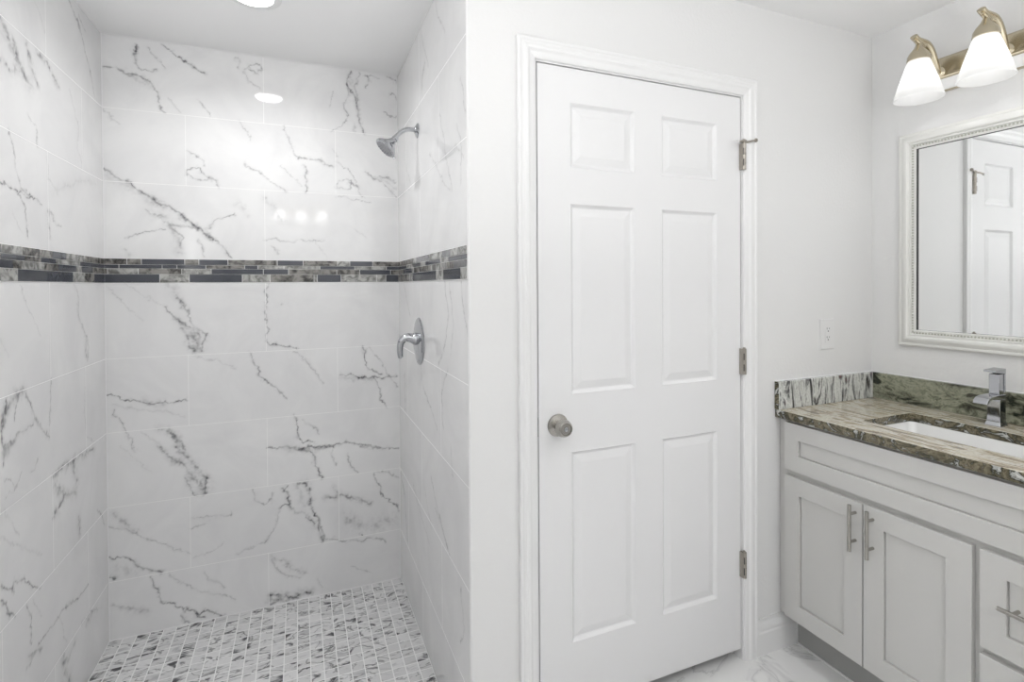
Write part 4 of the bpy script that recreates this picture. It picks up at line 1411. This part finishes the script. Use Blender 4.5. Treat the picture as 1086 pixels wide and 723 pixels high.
# ------------------------------------------------------------------ shower head and valve
sy = 2.130
hd = setp(empty('showerhead', (XS, sy, 2.022)), 'chrome shower head on a short bent arm from the tiled wall', 'shower head')
bm = BM()
lathe(bm, (XS - 0.0002, sy, 2.022), (-1, 0, 0), [(0, 0), (0, .030), (.002, .0305), (.006, .025), (.011, .014), (.014, .012), (.014, 0)], 36)
obj('wall_flange', bm, M_CHROME, hd, smooth=True)
bm = BM()
arm = [(XS - 0.012, sy, 2.0235)] + bez((XS - 0.030, sy, 2.024), (XS - 0.058, sy, 2.024), (XS - 0.075, sy, 2.003), (XS - 0.098, sy, 1.977), 12)
tube(bm, arm, 0.0090, 20)
obj('shower_arm', bm, M_CHROME, hd, smooth=True)
ax = Vector((-0.68, -0.05, -0.73)).normalized()
nk = Vector((XS - 0.086, sy, 1.986))
bm = BM()
lathe(bm, nk, ax, [(0, 0), (0, .0125), (.012, .0135), (.014, .0115), (.020, .0125), (.026, .0165), (.034, .020), (.044, .030), (.054, .0400), (.060, .0445), (.0635, .0458), (.068, .0458), (.070, .044), (.0705, .040), (.0705, 0)], 44)
head = obj('spray_head', bm, M_CHROME, hd, smooth=True)
bm = BM()
lathe(bm, nk + ax * 0.0702, ax, [(0, 0), (0, .0385), (.0022, .037), (.003, .030), (.0022, .027), (.003, .014), (.003, 0)], 40)
face = obj('spray_face', bm, M_NOZZLE, head, smooth=True)
_, fu, fv = frame_axes(ax)
for rr, nn in ((0.010, 6), (0.021, 12), (0.033, 18)):
    for k in range(nn):
        a = 2 * PI * k / nn
        c = nk + ax * 0.0722 + (fu * math.cos(a) + fv * math.sin(a)) * rr
        if k == 0:
            bmn = BM() if rr == 0.010 else bmn
        lathe(bmn, c, ax, [(0, 0), (0, .0019), (.0028, .0014), (.003, 0)], 8)
# selector tab on the rim
tube(bmn, [nk + ax * 0.066 + (Vector((0.73, 0, -0.68))) * 0.044, nk + ax * 0.070 + (Vector((0.73, 0, -0.68))) * 0.053], [.005, .004], 10)
obj('nozzles', bmn, M_CHROME, head, smooth=True)

vy, vz = 2.128, 1.164
va = setp(empty('shower_valve', (XS, vy, vz)), 'chrome round shower valve plate with a curved lever handle on the tiled wall', 'shower valve')
bm = BM()
lathe(bm, (XS - 0.0002, vy, vz), (-1, 0, 0), [(0, 0), (0, .0955), (.002, .0965), (.005, .0935), (.009, .078), (.0115, .055), (.013, .034), (.0135, 0)], 60)
obj('escutcheon', bm, M_CHROME, va, smooth=True)
bm = BM()
lathe(bm, (XS - 0.012, vy, vz + .010), (-1, 0, 0), [(0, 0), (0, .024), (.004, .025), (.012, .0235), (.018, .020), (.020, 0)], 36)
hub = obj('hub', bm, M_CHROME, va, smooth=True)
bm = BM()
lv = bez((XS - 0.024, vy, vz + .012), (XS - 0.056, vy, vz + .024), (XS - 0.088, vy, vz + .018), (XS - 0.0775, vy, vz - .060), 20)
rr_ = [.0215 - .0105 * (i / 20) ** 0.75 for i in range(21)]
e_ = (lv[-1] - lv[-2]).normalized()
tube(bm, lv + [lv[-1] + e_ * .004, lv[-1] + e_ * .007], rr_ + [.0090, .0045], 20)
obj('lever', bm, M_CHROME, va, smooth=True)

# ------------------------------------------------------------------ shower downlight and the added room fill lights
canlab = ['white recessed downlight in the ceiling over the shower',
          'white recessed fill light added out of view in the ceiling in front of the vanity',
          'white recessed fill light added out of view in the ceiling of the rear corner by the vanity wall']
for (cx, cy, e), lab in zip(CANS, canlab):
    r = setp(empty('shower_and_fill_light', (cx, cy, ZC)), lab, 'ceiling light', 'recessed ceiling downlights')
    bm = BM()
    lathe(bm, (cx, cy, ZC - 0.0005), (0, 0, -1), [(0, 0.064), (0, .092), (.003, .091), (.006, .082), (.005, .066), (0.0005, .0645)], 48)
    obj('trim_ring', bm, M_PLASTIC, r, smooth=True)
    bm = BM()
    lathe(bm, (cx, cy, ZC - 0.0005), (0, 0, -1), [(0, 0), (0, .066), (.004, .0655), (.0045, 0)], 48)
    obj('lens', bm, M_LENS, r, smooth=False)

# ------------------------------------------------------------------ vanity lights


def vanity_light(to3, axis_out, u0, label, bulb):
    """to3(u along the wall, o out from it, z)"""
    root = setp(empty('vanity_light', to3(u0, 0, 2.16)), label, 'wall light')
    bm = BM()
    prof = [(2.098, 0.0005), (2.098, .012), (2.101, .019), (2.106, .021), (2.140, .026), (2.144, .032), (2.148, .033), (2.151, .030), (2.156, .028), (2.212, .020), (2.218, .019), (2.224, .014), (2.226, .0005)]
    hwid = 0.265
    A = [bm.verts.new(to3(u0 - hwid, o, z)) for z, o in prof]
    B = [bm.verts.new(to3(u0 + hwid, o, z)) for z, o in prof]
    for i in range(len(A) - 1):
        f = bm.faces.new((A[i], B[i], B[i + 1], A[i + 1]))
        if 2.1 < (prof[i][0] + prof[i + 1][0]) / 2 < 2.141:
            f.material_index = 1  # white face painted in for the shades' bright reflection in the metal
    bm.faces.new(A)
    bm.faces.new(B[::-1])
    bmesh.ops.recalc_face_normals(bm, faces=bm.faces[:])
    obj('backplate', bm, [M_BRASS, M_TRIM], root)
    for k in (-1, 0, 1):
        u = u0 + 0.2015 * k
        O = 0.142
        bm = BM()
        pts = bez(to3(u, .024, 2.165), to3(u, .050, 2.150), to3(u, .062, 2.235), to3(u, .105, 2.258), 12) + bez(to3(u, .105, 2.258), to3(u, .125, 2.268), to3(u, .150, 2.262), to3(u, .170, 2.277), 8)[1:]
        tube(bm, pts, [.0085 + .0045 * math.sin(PI * min(1, i / 18)) for i in range(len(pts))], 14, flat=(tuple(Vector(to3(1, 0, 0)) - Vector(to3(0, 0, 0))), 1.5))
        lathe(bm, to3(u, .022, 2.165), axis_out, [(0, 0), (0, .024), (.006, .0235), (.012, .016), (.016, .010), (.016, 0)], 24)
        arm_o = obj('arm', bm, M_BRASS, root, smooth=True)
        bm = BM()
        lathe(bm, to3(u, O, 2.250), (0, 0, -1), [(0, 0), (0.000, .010), (.010, .014), (.026, .027), (.040, .0345), (.056, .0365), (.058, .033), (.058, 0)], 32)
        # leaf-like tip over the cap
        tube(bm, bez(to3(u, O - 0.02, 2.238), to3(u, O, 2.262), to3(u, O + 0.012, 2.270), to3(u, O + 0.026, 2.262), 8), [.009, .010, .010, .0095, .009, .008, .006, .005, .003], 12)
        obj('shade_holder', bm, M_BRASS, root, smooth=True)
        bm = BM()
        lathe(bm, to3(u, O, 2.193), (0, 0, -1), [(0, .026), (0.0, .0335), (.004, .0355), (.045, .049), (.085, .0625), (.115, .0705), (.126, .0732), (.134, .0757), (.1375, .0757), (.1365, .0740)], 48)
        obj('glass_shade', bm, M_SHADE, root, smooth=True)
        p = to3(u, O, 2.118)
        lamp('bulb_lamp', 'POINT', p, bulb, 0.022)
    return root


vanity_light(lambda u, o, z: (XR - o, u, z), (-1, 0, 0), 0.992, 'antique nickel vanity light with three frosted glass shades above the framed mirror', LIGHT_BULB)
vanity_light(lambda u, o, z: (u, YB + o, z), (0, 1, 0), 0.03, 'three-shade vanity light on the rear wall, seen only as glows in the shower tile', LIGHT_BULB_REAR)
